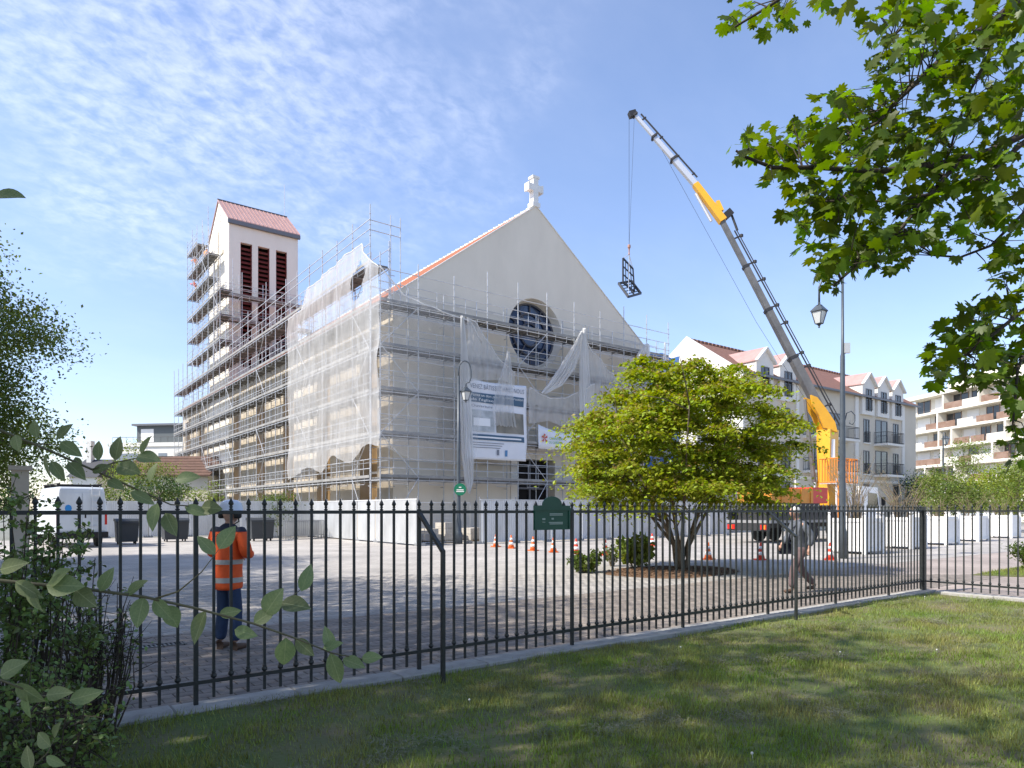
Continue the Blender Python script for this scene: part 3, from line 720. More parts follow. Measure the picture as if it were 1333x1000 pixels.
# ------------------------------------------------------------------ debris netting
def net_mat(name, a0, a1):
    m = bpy.data.materials.new(name); m.use_nodes = True; t = m.node_tree; t.nodes.clear(); L = t.links.new
    o = t.nodes.new('ShaderNodeOutputMaterial'); tr = t.nodes.new('ShaderNodeBsdfTransparent'); d = t.nodes.new('ShaderNodeBsdfDiffuse'); tl = t.nodes.new('ShaderNodeBsdfTranslucent')
    d.inputs[0].default_value = (0.86, 0.86, 0.85, 1); tl.inputs[0].default_value = (0.86, 0.86, 0.85, 1)
    m1 = t.nodes.new('ShaderNodeMixShader'); m1.inputs[0].default_value = .5; L(d.outputs[0], m1.inputs[1]); L(tl.outputs[0], m1.inputs[2])
    tcn = t.nodes.new('ShaderNodeTexCoord'); mp = t.nodes.new('ShaderNodeMapping'); mp.inputs['Scale'].default_value = (1.2, 1.2, .35); L(tcn.outputs['Object'], mp.inputs[0])
    no = t.nodes.new('ShaderNodeTexNoise'); no.inputs['Scale'].default_value = 1.6; no.inputs['Detail'].default_value = 5; L(mp.outputs[0], no.inputs['Vector'])
    mr = t.nodes.new('ShaderNodeMapRange'); mr.inputs['From Min'].default_value = .3; mr.inputs['From Max'].default_value = .7
    mr.inputs['To Min'].default_value = a0; mr.inputs['To Max'].default_value = a1; L(no.outputs['Fac'], mr.inputs['Value'])
    mx_ = t.nodes.new('ShaderNodeMixShader'); L(mr.outputs[0], mx_.inputs[0]); L(tr.outputs[0], mx_.inputs[1]); L(m1.outputs[0], mx_.inputs[2]); L(mx_.outputs[0], o.inputs['Surface'])
    return m
m_net = net_mat('debris_net', .38, .58); m_net2 = net_mat('debris_net_thin', .18, .28); m_netb = net_mat('debris_net_folded', .68, .9)
def interp(pts, s):
    if s <= pts[0][0]: return pts[0][1]
    for (a, za_), (c, zc_) in zip(pts[:-1], pts[1:]):
        if s <= c:
            f = (s-a)/(c-a); f = f*f*(3-2*f)*.4+f*.6; return za_+(zc_-za_)*f
    return pts[-1][1]
def net(label, plane, off, s0, s1, top, bot, m, n_s=90, n_z=50, amp=.05, hole=None, seed=1, folds=0.0):
    """sheet hung on a plane; top and bottom edges are curves over the run coordinate"""
    b = MB(); ph = seed*1.7
    for i in range(n_s+1):
        s = s0+(s1-s0)*i/n_s; zt, zb = interp(top, s), interp(bot, s)
        for j in range(n_z+1):
            z = zb+(zt-zb)*j/n_z
            d = amp*(math.sin(s*2.1+ph+.4*math.sin(z*.9))+.6*math.sin(s*5.3+z*.5+ph)+.35*math.sin(z*2.3+s*.8)) + folds*math.sin(s*16+.5*math.sin(z))
            d += -.10*max(0, math.sin((z-3.4)/2.33*math.pi))**1
            s_ = s+.03*math.sin(z*3+s*7)
            b.v.append((off+d, s_, z) if plane == 'x' else (s_, off+d, z))
    for i in range(n_s):
        for j in range(n_z):
            q = i*(n_z+1)+j
            if hole:
                c = b.v[q]; sc_ = c[1] if plane == 'x' else c[0]
                if ((sc_-hole[0])/hole[2])**2+((c[2]-hole[1])/hole[3])**2 < 1+.25*math.sin(5*math.atan2(c[2]-hole[1], sc_-hole[0])): continue
            b.f.append((q, q+n_z+1, q+n_z+2, q+1)); b.mi.append(0)
    me = b.mesh('debris_net', m, smooth=True); o_ = obj('debris_net', me); hb = MB()
    hb.path([b.v[i*(n_z+1)+n_z] for i in range(0, n_s+1, 2)], .035, 5); hb.build('hem', m_netb, o_, local=True, smooth=True)
    return tag(o_, label, 'netting', 'white debris netting hung on the scaffolding')
net('white debris net with a torn oval hole hung on the side scaffold', 'x', SX-.16, 32.85, 46.9,
    [(32.85, 14.4), (33.6, 14.9), (34.6, 15.6), (35.0, 16.3), (43.4, 15.9), (44.2, 14.9), (46.9, 14.7)], [(32.85, 5.0), (34, 5.2), (36.5, 4.3), (39, 4.9), (40.5, 3.9), (43, 4.4), (46.9, 3.7)], m_net, hole=(35.25, 14.2, 1.0, 1.0), seed=1, n_s=150, n_z=80, amp=.06)
net('large thin white net covering the scaffold front beside its corner', 'y', SY-.16, 15.75, 22.2,
    [(15.75, 14.4), (17.2, 13.2), (18.4, 12.9), (20.6, 12.6), (21.4, 12.5), (22.2, 11.4)], [(15.75, 5.0), (18, 4.3), (20.5, 4.2), (21.6, 3.9), (22.2, 7.3)], m_net2, seed=2)
net('white net drawn down in a slant left of the round window', 'y', SY-.20, 21.2, 24.6,
    [(21.2, 12.6), (21.8, 12.5), (22.6, 11.6), (23.6, 10.4), (24.6, 9.9)], [(21.2, 9.0), (22.4, 9.2), (23.6, 9.3), (24.6, 9.0)], m_net, seed=3, n_s=60, n_z=30, folds=.02)
net('white net swag sagging between two ties right of the round window', 'y', SY-.18, 30.2, 36.6,
    [(30.2, 13.0), (31.2, 12.0), (32.6, 10.9), (34.0, 10.5), (35.4, 10.9), (36.1, 12.1), (36.6, 12.4)], [(30.2, 6.6), (32, 7.2), (34.2, 7.4), (36.6, 7.6)], m_net, seed=4, amp=.08, folds=.03)
net('white net swag looped below the round window deck', 'y', SY-.24, 25.6, 31.0,
    [(25.6, 9.1), (27.3, 8.6), (28.4, 8.7), (29.6, 9.2), (31.0, 9.9)], [(25.6, 6.9), (27.3, 7.2), (29.2, 6.6), (31.0, 6.8)], m_net, seed=5, n_s=60, n_z=30, amp=.1)
def bundle(label, pts, wds, depth, m=None, pleats=7, seed=0):
    """gathered strip of net: a pleated sheet following a line of points, with a width at each"""
    b = MB(); pts = [Vector(p) for p in pts]; nn = 84; rows = 40; ph = seed*2.1
    def sample(t):
        q = t*(len(pts)-1); i = min(int(q), len(pts)-2); f = q-i; return pts[i].lerp(pts[i+1], f), wds[i]+(wds[i+1]-wds[i])*f
    for r_ in range(rows+1):
        t_ = r_/rows; c, wd = sample(t_)
        for i in range(nn+1):
            u = i/nn-.5
            b.v.append((c.x+u*wd+.03*math.sin(9*u+5*t_+ph), c.y-.02+depth*math.sin(u*pleats*6.283+1.3*math.sin(3*t_+ph))*(.6+.4*math.sin(i*.37+ph)), c.z+.04*math.sin(i*.5)))
    for r_ in range(rows):
        for i in range(nn):
            q = r_*(nn+1)+i; b.f.append((q, q+1, q+nn+2, q+nn+1)); b.mi.append(0)
    return tag(obj('gathered_net', b.mesh('gathered_net', m or m_netb, smooth=True)), label, 'netting', 'white debris netting hung on the scaffolding')
yb = SY-.3
def F_(px, py, o=0.0): return at_y(px, py, yb+o)
bundle('gathered white net hanging straight down past the banner edge beside the lamp', [F_(601, 412), F_(603, 450), F_(606, 520), F_(609, 590), F_(611, 628), F_(611, 642)], [.12, .35, .75, .85, .6, .08], .10, pleats=5, seed=1)
bundle('pointed white net hanging in front of the large banner', [F_(661, 458), F_(660, 480), F_(657, 505), F_(655, 535), F_(658, 555)], [.08, .7, 1.3, 1.6, 1.5], .08, m_net, pleats=5, seed=2)
bundle('long gathered white net falling straight beside the small banner', [F_(760, 428), F_(761, 460), F_(762, 510), F_(763, 560), F_(762, 592)], [.15, .75, .95, .85, .35], .13, pleats=6, seed=3)
bundle('white net pulled sideways in folds below the tie by the round window', [F_(757, 432), F_(750, 455), F_(738, 480), F_(724, 500), F_(708, 512)], [.1, .9, 1.25, 1.2, .4], .10, pleats=5, seed=4)
bundle('bunched white net tied at the scaffold end post', [F_(842, 448), F_(839, 458), F_(836, 468), F_(834, 478)], [.3, 1.1, 1.4, .7], .13, pleats=6, seed=5)
bundle('narrow white net strip at the far end of the scaffold', [F_(866, 446), F_(865, 470), F_(864, 490)], [.12, .4, .45], .08, m_net, pleats=3, seed=6)
m_tarp = mat('blue_tarp', (0.06, 0.17, 0.45), 0.55, 0, (0.05, 0.13, 0.36), .7, stretch=(1, 1, .3))
b = MB(); n_ = 24
for i in range(n_+1):
    for j in range(2):
        b.v.append((38.1+4.6*i/n_, 35.2+.07*math.sin(i*1.1)+.05*math.sin(i*2.7), 0.6 if j == 0 else 13.6+.12*math.sin(i*.6)))
for i in range(n_): b.f.append((2*i, 2*i+2, 2*i+3, 2*i+1)); b.mi.append(0)
tme = b.mesh('tarpaulin', m_tarp, smooth=True); to = obj('tarpaulin', tme); tag(to, 'blue tarpaulin hung between the church and the next building', 'tarpaulin')
sol = to.modifiers.new('t', 'SOLIDIFY'); sol.thickness = .02

# ------------------------------------------------------------------ banners
m_ban = mat('banner_cloth', (0.74, 0.76, 0.80), 0.7, 0, (0.68, 0.70, 0.75), .6); m_navy = mat('banner_navy', (0.06, 0.12, 0.19), 0.7); m_bangrey = mat('banner_picture_grey', (0.30, 0.33, 0.34), 0.7, 0, (0.55, 0.58, 0.60), 1.4)
m_banbrown = mat('banner_picture_brown', (0.30, 0.27, 0.22), 0.7, 0, (0.14, 0.14, 0.12), 1.1); m_txtw = mat('banner_white_print', (0.78, 0.79, 0.80), 0.7); m_txtg = mat('banner_grey_print', (0.18, 0.20, 0.24), 0.7)
BX0, BX1, BZ0, BZ1, BY = 21.1, 25.5, 4.6, 9.2, SY-.14
bn = thing('banner', 'tall white appeal banner with navy text bars and two pictures on the scaffold', 'banner', ((BX0+BX1)/2, BY, BZ0))
def bend(x, z): return .05*math.sin((x-BX0)*1.4)+.03*math.sin(z*1.9) + .04*math.sin((x-BX0)*3.1+z)
b = MB(); n_ = 30
for i in range(n_+1):
    for j in range(n_+1):
        x_, z_ = BX0+(BX1-BX0)*i/n_, BZ0+(BZ1-BZ0)*j/n_
        b.v.append((x_+.10*math.sin(math.pi*(z_-BZ0)/(BZ1-BZ0))*(i/n_), BY+bend(x_, z_), z_-.08*math.sin(math.pi*i/n_)*(j/n_)))
for i in range(n_):
    for j in range(n_): q = i*(n_+1)+j; b.f.append((q, q+n_+1, q+n_+2, q+1)); b.mi.append(0)
sh = b.build('sheet', m_ban, bn, smooth=True); sm = sh.modifiers.new('t', 'SOLIDIFY'); sm.thickness = .006
def on_banner(name, u0, u1, w0, w1, m, lift=.045):
    b = MB(); k = 14
    for i in range(k+1):
        for j in range(3):
            x_, z_ = BX0+(BX1-BX0)*(u0+(u1-u0)*i/k), BZ0+(BZ1-BZ0)*(w0+(w1-w0)*j/2); b.v.append((x_, BY+bend(x_, z_)-lift, z_))
    for i in range(k):
        for j in range(2): q = i*3+j; b.f.append((q, q+3, q+4, q+1)); b.mi.append(0)
    return b.build(name, m, bn)
on_banner('text_bar', .06, .96, .715, .835, m_navy); on_banner('text_bar', .06, .96, .245, .315, m_navy)
on_banner('picture', .06, .47, .35, .62, m_bangrey); on_banner('picture', .50, .96, .35, .62, m_banbrown)
on_banner('picture_house', .14, .40, .42, .52, m_txtw, .052)
def banner_text(txt, u, wv, size, m, width):
    me = text_mesh(txt, size, m, width)
    for v in me.vertices:
        x_, z_ = BX0+(BX1-BX0)*u+v.co.x, BZ0+(BZ1-BZ0)*wv+v.co.y; v.co = Vector((x_, BY+bend(x_, z_)-.06, z_)) - Vector(bn.location)
    return obj('lettering', me, bn)
banner_text('VENEZ BÂTISSEZ AVEC NOUS', .07, .885, .38, m_txtg, 3.9)
banner_text('Faites un don pour la construction', .09, .79, .22, m_txtw, 3.75)
banner_text("de l'église", .09, .735, .22, m_txtw, 1.6)
banner_text('Ouverture', .10, .655, .22, m_txtg, 1.5)
on_banner('text_line', .10, .90, .27, .29, m_txtw, .052)
for k in range(3): on_banner('text_line', .08, .62-.03*k, .205-.03*k, .213-.03*k, m_txtg)
on_banner('emblem', .50, .54, .06, .13, m_txtg); on_banner('emblem', .64, .68, .05, .13, mat('print_blue', (.10, .25, .45), .7))
sb = thing('small_banner', 'narrow sagging white banner with red emblem and green lettering', 'banner', (28.3, BY, 5.4))
b = MB(); n_ = 24
def sag(u): return -.32*math.sin(math.pi*u)
for i in range(n_+1):
    for j in range(5):
        u = i/n_; x_ = 26.5+3.7*u; b.v.append((x_, BY+.04*math.sin(u*9+j*.3), 5.45+.1*u+sag(u)*(.15+.85*j/4)*1.0 + (1.5-.25*u)*j/4))
for i in range(n_):
    for j in range(4): q = i*5+j; b.f.append((q, q+5, q+6, q+1)); b.mi.append(0)
so_ = b.build('sheet', m_ban, sb, smooth=True); so_.modifiers.new('t', 'SOLIDIFY').thickness = .006
b = MB(); cx_, cz_ = 26.95, 6.1
for an in (.5, 1.57, 2.64, 3.9, 5.5):
    b.prism([(cx_, BY-.07, cz_), (cx_+.22*math.cos(an-.3), BY-.07, cz_+.26*math.sin(an-.3)), (cx_+.26*math.cos(an+.25), BY-.07, cz_+.3*math.sin(an+.25))], (0, .01, 0))
b.build('emblem', mat('print_red', (.5, .05, .03), .7), sb)
for k, (tx, zz) in enumerate((('CHANTIERS', 6.05), ('DU CARDINAL', 5.8))):
    me = text_mesh(tx, .24, mat('print_green', (.12, .38, .16), .7), 1.15)
    for v in me.vertices: v.co = Vector((27.3+v.co.x, BY-.07, zz+v.co.y)) - Vector(sb.location)
    obj('lettering', me, sb)

# ------------------------------------------------------------------ site hoarding
def corrugated(L_, h, m, mi_name):
    b = MB(); k = int(L_/.11); pr = []
    for i in range(k):
        x_ = L_*i/k; s_ = L_/k; pr += [(x_, 0), (x_+s_*.55, 0), (x_+s_*.68, -.03), (x_+s_*.87, -.03)]
    pr.append((L_, 0))
    for x_, d in pr: b.v += [(x_, d, .06), (x_, d, h)]
    for i in range(len(pr)-1): b.f.append((2*i, 2*i+2, 2*i+3, 2*i+1)); b.mi.append(0)
    me = b.mesh(mi_name, m); return me
PAN = 2.2; pan_me = corrugated(PAN-.06, 2.12, m_hoard, 'panel'); 
b = MB(); b.tube((0, 0, -.02), (0, 0, 2.3), .03, 6); b.box((0, .1, .05), (.5, .3, .14)); hp_me = b.mesh('post', m_hoard_post)
def hoarding(label, p, rz, n):
    t = thing('site_hoarding', label, 'hoarding', (*p, 0), rz, 'white corrugated site hoardings')
    for i in range(n):
        pp = obj('panel', pan_me, t, (i*PAN+.03, 0, 0), (rnd.gauss(0, .004), 0, 0)); pp.modifiers.new('t', 'SOLIDIFY').thickness = .004
    for i in range(n+1): obj('post', hp_me, t, (i*PAN, .045, 0))
    b = MB(); b.bx(0, n*PAN, -.012, .03, 2.13, 2.18); b.build('top_rail', m_hoard, t, local=True)
    return t
hoarding('white hoarding run across the front of the church right of the opening', (18.62, 27.6), 0, 9)
hoarding('white hoarding run beside the church side scaffold', (15.25, 41.0), R(-90), 6)
hoarding('white hoarding return behind the stacked barriers', (10.9, 41.05), 0, 2)
hoarding('grey white hoarding behind the bins and the van', (2.6, 46.4), R(-4), 4)
hoarding('tilted far hoarding beside the young tree', (9.3, 52), R(8), 3)
# ------------------------------------------------------------------ street lamps
m_lamp = mat('lamp_paint', (0.085, 0.10, 0.115), 0.4, 0.2, (0.065, 0.078, 0.09), 4)
m_lglass = mat('lantern_glass', (0.55, 0.56, 0.55), 0.15, spec=.7)
def lantern(root, c, s=1.0):
    """four sided street lantern hanging below c"""
    ln = obj('lantern', None, root); x, y, z = c
    def ring(r, zz): return [(x+r*s*math.cos(R(45+90*k)), y+r*s*math.sin(R(45+90*k)), z+zz*s) for k in range(4)]
    b = MB(); b.lathe([(.02*s, 0), (.05*s, -.02*s), (.05*s, -.10*s), (.12*s, -.13*s)], (x, y, z), 8)
    a0, a1 = ring(.12, -.13), ring(.34, -.34)
    for k in range(4): b.face([a0[k], a0[(k+1) % 4], a1[(k+1) % 4], a1[k]])
    a2 = ring(.34, -.38)
    for k in range(4): b.face([a1[k], a1[(k+1) % 4], a2[(k+1) % 4], a2[k]])
    b.face(a2); b.build('hood', m_lamp, ln, local=True)
    g0, g1 = ring(.29, -.381), ring(.15, -.86)
    b = MB()
    for k in range(4): b.tube(g0[k], g1[k], .018*s, 5); b.tube(g1[k], g1[(k+1) % 4], .016*s, 5); b.tube(g0[k], g0[(k+1) % 4], .014*s, 5)
    b.lathe([(.10*s, 0), (.06*s, -.06*s), (.03*s, -.10*s), (.045*s, -.14*s), (.0, -.18*s)], (x, y, z-.86*s), 8); b.build('cage', m_lamp, ln, local=True)
    h0, h1 = ring(.275, -.385), ring(.145, -.855); b = MB()
    for k in range(4): b.face([h0[k], h0[(k+1) % 4], h1[(k+1) % 4], h1[k]])
    b.build('glass', m_lglass, ln, local=True)
def scroll(b, p0, dirx, diry, pts, r=.03):
    b.path([(p0[0]+dirx*u, p0[1]+diry*u, p0[2]+v) for u, v in pts], r, 6)
# lamp in the hoarding opening
lp = G(597, 708); t = thing('street_lamp', 'dark swan neck street lamp in the gap between hoardings', 'street lamp', (lp.x, lp.y, 0))
ux, uy = RT
b = MB(); b.lathe([(.19, -.02), (.19, .5), (.15, .58), (.13, 1.1), (.10, 1.25), (.085, 4), (.065, 8.2)], n=12); b.build('pole', m_lamp, t, local=True, smooth=True)
b = MB(); zz = 8.2
arc = [(0, zz-.1)] + [(.30-.30*math.cos(q), zz+.25+.48*math.sin(q)) for q in [k*math.pi/10 for k in range(11)]] + [(.60, zz-.1), (.52, zz-.32), (.38, zz-.34), (.35, zz-.48)]
scroll(b, (0, 0, 0), ux, uy, arc, .035); b.build('swan_neck', m_lamp, t, local=True, smooth=True)
lantern(t, (.35*ux, .35*uy, zz-.46), .85)
sp = MB(); sp.lathe([(.28, -.02), (.28, .02)], (0, 0, 0), 20)
m_sgreen = mat('sign_green', (0.01, 0.16, 0.085), 0.4); 
b = MB(); c_ = Vector((0, -.14, 2.65)); nrm = Vector((-FW[0], -FW[1], 0))
rr = Vector((RT[0], RT[1], 0)); dsk = [c_+rr*.30*math.cos(2*math.pi*k/22)+Vector((0, 0, .30*math.sin(2*math.pi*k/22))) for k in range(22)]
b.prism(dsk, nrm*.03); sg = b.build('round_sign', m_sgreen, t, local=True)
b = MB()
for zz_, wd in ((.10, .06), (-.02, .17), (-.10, .19)):
    q = c_+nrm*.034+Vector((0, 0, zz_)); b.beam(q-rr*wd, q+rr*wd, .006, .045)
b.build('sign_marks', m_white, sg, local=True)
# tall lamp on the plaza
lp = G(1097, 727); t = thing('street_lamp', 'tall grey street lamp with floodlight beside the white planters', 'street lamp', (lp.x, lp.y, 0))
b = MB(); b.lathe([(.135, -.02), (.135, .9), (.105, 1.05), (.10, 3), (.075, 6.9), (.05, 7.0), (.04, 9.7)], n=14); b.build('pole', m_lamp, t, local=True, smooth=True)
b = MB(); lx = -.80; scroll(b, (0, 0, 0), ux, uy, [(0, 9.3), (-.1, 9.65), (-.35, 9.8), (-.62, 9.65), (lx, 9.25), (lx, 8.72)], .035); b.build('swan_neck', m_lamp, t, local=True, smooth=True)
lantern(t, (lx*ux, lx*uy, 8.74), .86)
b = MB(); scroll(b, (0, 0, 0), ux, uy, [(.05, 4.55), (.14, 4.95), (.30, 5.02), (.42, 4.88), (.42, 4.70), (.34, 4.56), (.24, 4.60), (.24, 4.70)], .018); b.build('scroll_bracket', m_lamp, t, local=True, smooth=True)
b = MB(); q = rr*.14+Vector((0, 0, 7.05)); b.box(q+Vector((0, 0, .12)), (.20, .10, .34), -R(36)); b.beam(Vector((0, 0, 6.9)), q, .04, .04); b.build('floodlight', m_lglass, t, local=True)

# ------------------------------------------------------------------ traffic cones
m_cone = mat('cone_orange', (0.72, 0.16, 0.035), 0.5, 0, (0.62, 0.13, 0.03), 6); m_coned = mat('cone_red', (0.60, 0.06, 0.03), 0.5); m_cw = mat('cone_white', (0.78, 0.78, 0.76), 0.4)
def cone_parts(mo):
    b = MB(); b.bx(-.17, .17, -.17, .17, 0, .04); base = b.mesh('base', mo)
    b = MB(); b.lathe([(.135, .04), (.105, .16), (.056, .42), (.032, .56), (.026, .575)], n=14); body = b.mesh('cone', mo, smooth=True)
    b = MB(); b.lathe([(.1095, .16), (.0885, .27)], n=14); b1 = b.mesh('band', m_cw, smooth=True)
    b = MB(); b.lathe([(.0715, .36), (.0535, .455)], n=14); b2 = b.mesh('band', m_cw, smooth=True)
    return base, body, b1, b2
cp1, cp2 = cone_parts(m_cone), cone_parts(m_coned)
def cone(px, py, label, p=cp1):
    q = G(px, py); t = thing('traffic_cone', label, 'traffic cone', (q.x, q.y, 0), rnd.uniform(0, 1.5), 'traffic cones on the plaza')
    for nm, me in zip(('base', 'body', 'band', 'band'), p): obj(nm, me, t)
LC = 'orange and white traffic cone in the row before the front hoarding'
for px_, py_, o_ in ((645.5, 712, 'first'), (665.5, 714, 'second'), (694, 717, 'third'), (720.5, 719, 'fourth')): cone(px_, py_, 'orange and white cone by the front hoarding, %s from the hoarding opening' % o_)
cone(750, 721, 'red and white traffic cone in the row beside the low round bush', cp2)
cone(788, 723, 'red and white traffic cone standing behind the low round bush', cp2); cone(849, 711, 'small far red cone behind the grassy bush', cp2)
cone(922, 728.5, 'orange traffic cone by the multi-stemmed tree trunk'); cone(990.5, 729, 'red and white traffic cone left of the walking man', cp2); cone(1080.5, 729, 'red and white traffic cone beside the tall street lamp', cp2)

# ------------------------------------------------------------------ white planter boxes
m_pl = mat('planter_white', (0.80, 0.79, 0.77), 0.5, 0, (0.74, 0.73, 0.70), 3)
m_twig = mat('bare_twig', (0.25, 0.20, 0.13), 0.9, 0, (0.17, 0.13, 0.08), 4)
def planter(x, y, label):
    t = thing('planter', label, 'planter', (x, y, 0), 0, 'white wooden planter boxes in a row'); w_, h_ = 1.35, 1.34
    pm = MB(); pm.bx(-.065, .065, -.065, .065, 0, 1.44); pm.lathe([(.05, 1.44), (.03, 1.47), (.08, 1.53), (.075, 1.6), (.0, 1.65)], n=8); pme = pm.mesh('corner_post', m_pl)
    for sx in (0, 1):
        for sy in (0, 1): obj('corner_post', pme, t, (sx*w_, sy*w_, 0))
    for k in range(4):
        sd = obj('side_panel', None, t, (w_*(k in (1, 2)), w_*(k in (2, 3)), 0), (0, 0, R(90*k)))
        b = MB(); b.bx(.065, w_-.065, .01, .05, .1, h_); b.build('board', m_pl, sd, local=True)
        b = MB(); b.bx(.065, w_-.065, -.025, .009, .1, .22); b.bx(.065, w_-.065, -.025, .009, h_-.14, h_); b.bx(.065, .16, -.02, .009, .22, h_-.14); b.bx(w_-.16, w_-.065, -.02, .009, .22, h_-.14); b.build('moulding', m_pl, sd, local=True)
    b = MB(); b.bx(.06, w_-.06, .06, w_-.06, 1.1, 1.2); b.build('soil', m_mulch, t, local=True)
    return t
pls = [(25.6, 12.5), (30.6, 13.0), (35.4, 13.5), (40.9, 14.1), (47.3, 14.6)]
plab = ['white wooden planter box beside the tall street lamp', 'white wooden planter box second along from the tall street lamp', 'white wooden planter box just past the fence corner post',
        'white wooden planter box fourth along from the tall street lamp', 'white wooden planter box farthest along the row from the lamp']
for (x_, y_), l_ in zip(pls, plab): planter(x_, y_, l_)
m_leaf_y = mat('leaf_yellow_green', (0.20, 0.25, 0.045), 0.55, 0, (0.12, 0.18, 0.03), 1.0, island=.3, transl=.35)
def twiggy(x, y, z, h, sp, n, label, seed, leaves=0):
    rg = random.Random(seed); t = thing('planter_shrub', label, 'shrub', (x, y, z), 0, 'twiggy shrubs growing in the planters'); b = MB(); tips = []
    for i in range(n):
        a = rg.uniform(0, 6.28); r0 = rg.uniform(0, .3); p0 = Vector((r0*math.cos(a), r0*math.sin(a), -.06)); hh = h*rg.uniform(.55, 1)
        p1 = p0+Vector((sp*.4*math.cos(a)*rg.random(), sp*.4*math.sin(a)*rg.random(), hh*.5)); p2 = p1+Vector((sp*.5*math.cos(a+rg.uniform(-.7, .7)), sp*.5*math.sin(a+rg.uniform(-.7, .7)), hh*.5))
        b.path([p0, p1, p2], [.016, .011, .004], 4)
        for k in range(5):
            q = p0.lerp(p1, rg.uniform(.5, 1)) if k < 2 else p1.lerp(p2, rg.random()); d = Vector((rg.gauss(0, 1), rg.gauss(0, 1), rg.uniform(.3, 1.4))).normalized()*rg.uniform(.2, .5)
            b.path([q, q+d], [.007, .003], 3); tips += [q+d*f for f in (.5, 1)]
    b.build('stems', m_twig, t, local=True, kind='stuff')
    if leaves:
        idx = rng.integers(0, len(tips), leaves); pos = np.array([tips[i][:] for i in idx])+rng.normal(0, .07, (leaves, 3))
        obj('leaves', leaf_mesh('leaves', pos, rand_frames(leaves, .4), rng.uniform(.04, .08, leaves), LEAF_SMALL, m_leaf_y), t, kind='stuff')
ltw = ['bare twiggy shrub in the planter beside the tall street lamp', 'bare twiggy shrub in the second planter along', 'small twiggy shrub in the planter past the fence corner', 'sparse leafy shrub in the fourth planter', 'sparse leafy shrub in the farthest planter']
for k, (x_, y_) in enumerate(pls): twiggy(x_+.67, y_+.67, 1.2, (2.7, 2.3, 1.2, 1.6, 1.6)[k], (1.3, 1.3, .6, .9, .9)[k], (34, 30, 14, 16, 16)[k], ltw[k], 40+k, (60, 60, 250, 600, 600)[k])

# ------------------------------------------------------------------ crane truck
m_yel = mat('crane_yellow', (0.78, 0.40, 0.02), 0.4, 0, (0.70, 0.35, 0.02), 2, coat=.3); m_boom = mat('boom_grey', (0.165, 0.162, 0.155), 0.45, .2, (0.11, 0.108, 0.105), 1.6, detail=9); m_silver = mat('jib_silver', (0.62, 0.63, 0.64), 0.35, .5)
m_blk = mat('black_rubber', (0.018, 0.018, 0.018), 0.8); m_chas = mat('chassis_dark', (0.03, 0.03, 0.032), 0.6); m_tred = mat('truck_red', (0.55, 0.035, 0.03), 0.4); m_orng = mat('container_orange', (0.66, 0.27, 0.03), 0.55, 0, (0.55, 0.21, 0.03), 1.5)
m_cab = mat('cab_white', (0.76, 0.77, 0.78), 0.35, coat=.4); m_win = mat('vehicle_glass', (0.02, 0.028, 0.03), 0.08, spec=.8); m_tl = mat('tail_light', (0.5, 0.02, 0.015), 0.25); m_amb = mat('amber_light', (0.75, 0.25, 0.02), 0.3); m_rim = mat('rim_grey', (0.4, 0.4, 0.41), 0.4, .6)
TXR, TXC, TYN, TYF = 29.9, 40.9, 19.1, 21.6
tr = thing('crane_truck', 'white flatbed truck carrying a tall yellow and grey folding crane', 'truck', ((TXR+TXC)/2, (TYN+TYF)/2, 0))
b = MB(); b.bx(TXR, 38.6, TYN+.6, TYN+.85, .75, 1.0); b.bx(TXR, 38.6, TYF-.85, TYF-.6, .75, 1.0)
for xx in (30.5, 32.5, 35, 37): b.bx(xx, xx+.15, TYN+.85, TYF-.85, .76, .98)
b.build('chassis', m_chas, tr)
b = MB(); b.bx(TXR-.05, 36.2, TYN, TYF, 1.0, 1.14); b.build('flatbed', mat('bed_grey', (.25, .25, .25), .6), tr)
b = MB(); b.bx(TXR+.05, 36.0, TYN-.02, TYN+.04, 1.145, 1.62); b.build('drop_side', m_chas, tr); b = MB(); b.bx(TXR+.05, 36.0, TYF-.04, TYF+.02, 1.145, 1.62); b.build('drop_side', m_chas, tr)
b = MB(); b.bx(TXR-.06, TXR+.02, TYN+.05, TYF-.05, .62, .98); b.build('rear_bumper', m_chas, tr)
for yy in (TYN+.3, TYF-.3):
    b = MB(); b.bx(TXR-.10, TXR-.06, yy-.22, yy+.22, .68, .92); b.build('tail_light', m_tl, tr); b = MB(); b.bx(TXR-.115, TXR-.1, yy-.06, yy+.08, .70, .90); b.build('indicator', m_amb, tr)
def wheel(parent, c, r, wd, axis='y', name='wheel'):
    wz = obj(name, None, parent); x, y, z = c
    def L8(prof, m, nm):
        b = MB(); b.lathe(prof, n=22)
        for i, v in enumerate(b.v): b.v[i] = (x+v[0], y+v[2], z+v[1]) if axis == 'y' else (x+v[2], y+v[0], z+v[1])
        b.build(nm, m, wz, local=True, smooth=False)
    L8([(r*.62, -wd/2), (r*.94, -wd/2), (r, -wd*.36), (r, wd*.36), (r*.94, wd/2), (r*.62, wd/2)], m_blk, 'tyre')
    L8([(.08, -wd*.40), (r*.35, -wd*.30), (r*.60, -wd*.46), (r*.62, -wd*.51), (r*.62, wd*.51)], m_rim, 'rim')
def LT(c): return (c[0]-tr.location.x, c[1]-tr.location.y, c[2])
for xx in (32.4, 33.8, 36.9, 39.9):
    for yy in (TYN+.2, TYF-.2): wheel(tr, LT((xx, yy, .5)), .5, .34)
b = MB(); b.prism([(38.7, TYN, .75), (40.9, TYN, .75), (40.95, TYN, 1.7), (40.65, TYN, 2.95), (38.7, TYN, 3.0)], (0, TYF-TYN, 0)); cab = b.build('cab', m_cab, tr)
b = MB(); b.prism([(39.5, TYN-.012, 1.75), (40.78, TYN-.012, 1.75), (40.58, TYN-.012, 2.6), (39.5, TYN-.012, 2.65)], (0, .02, 0)); b.build('side_window', m_win, cab)
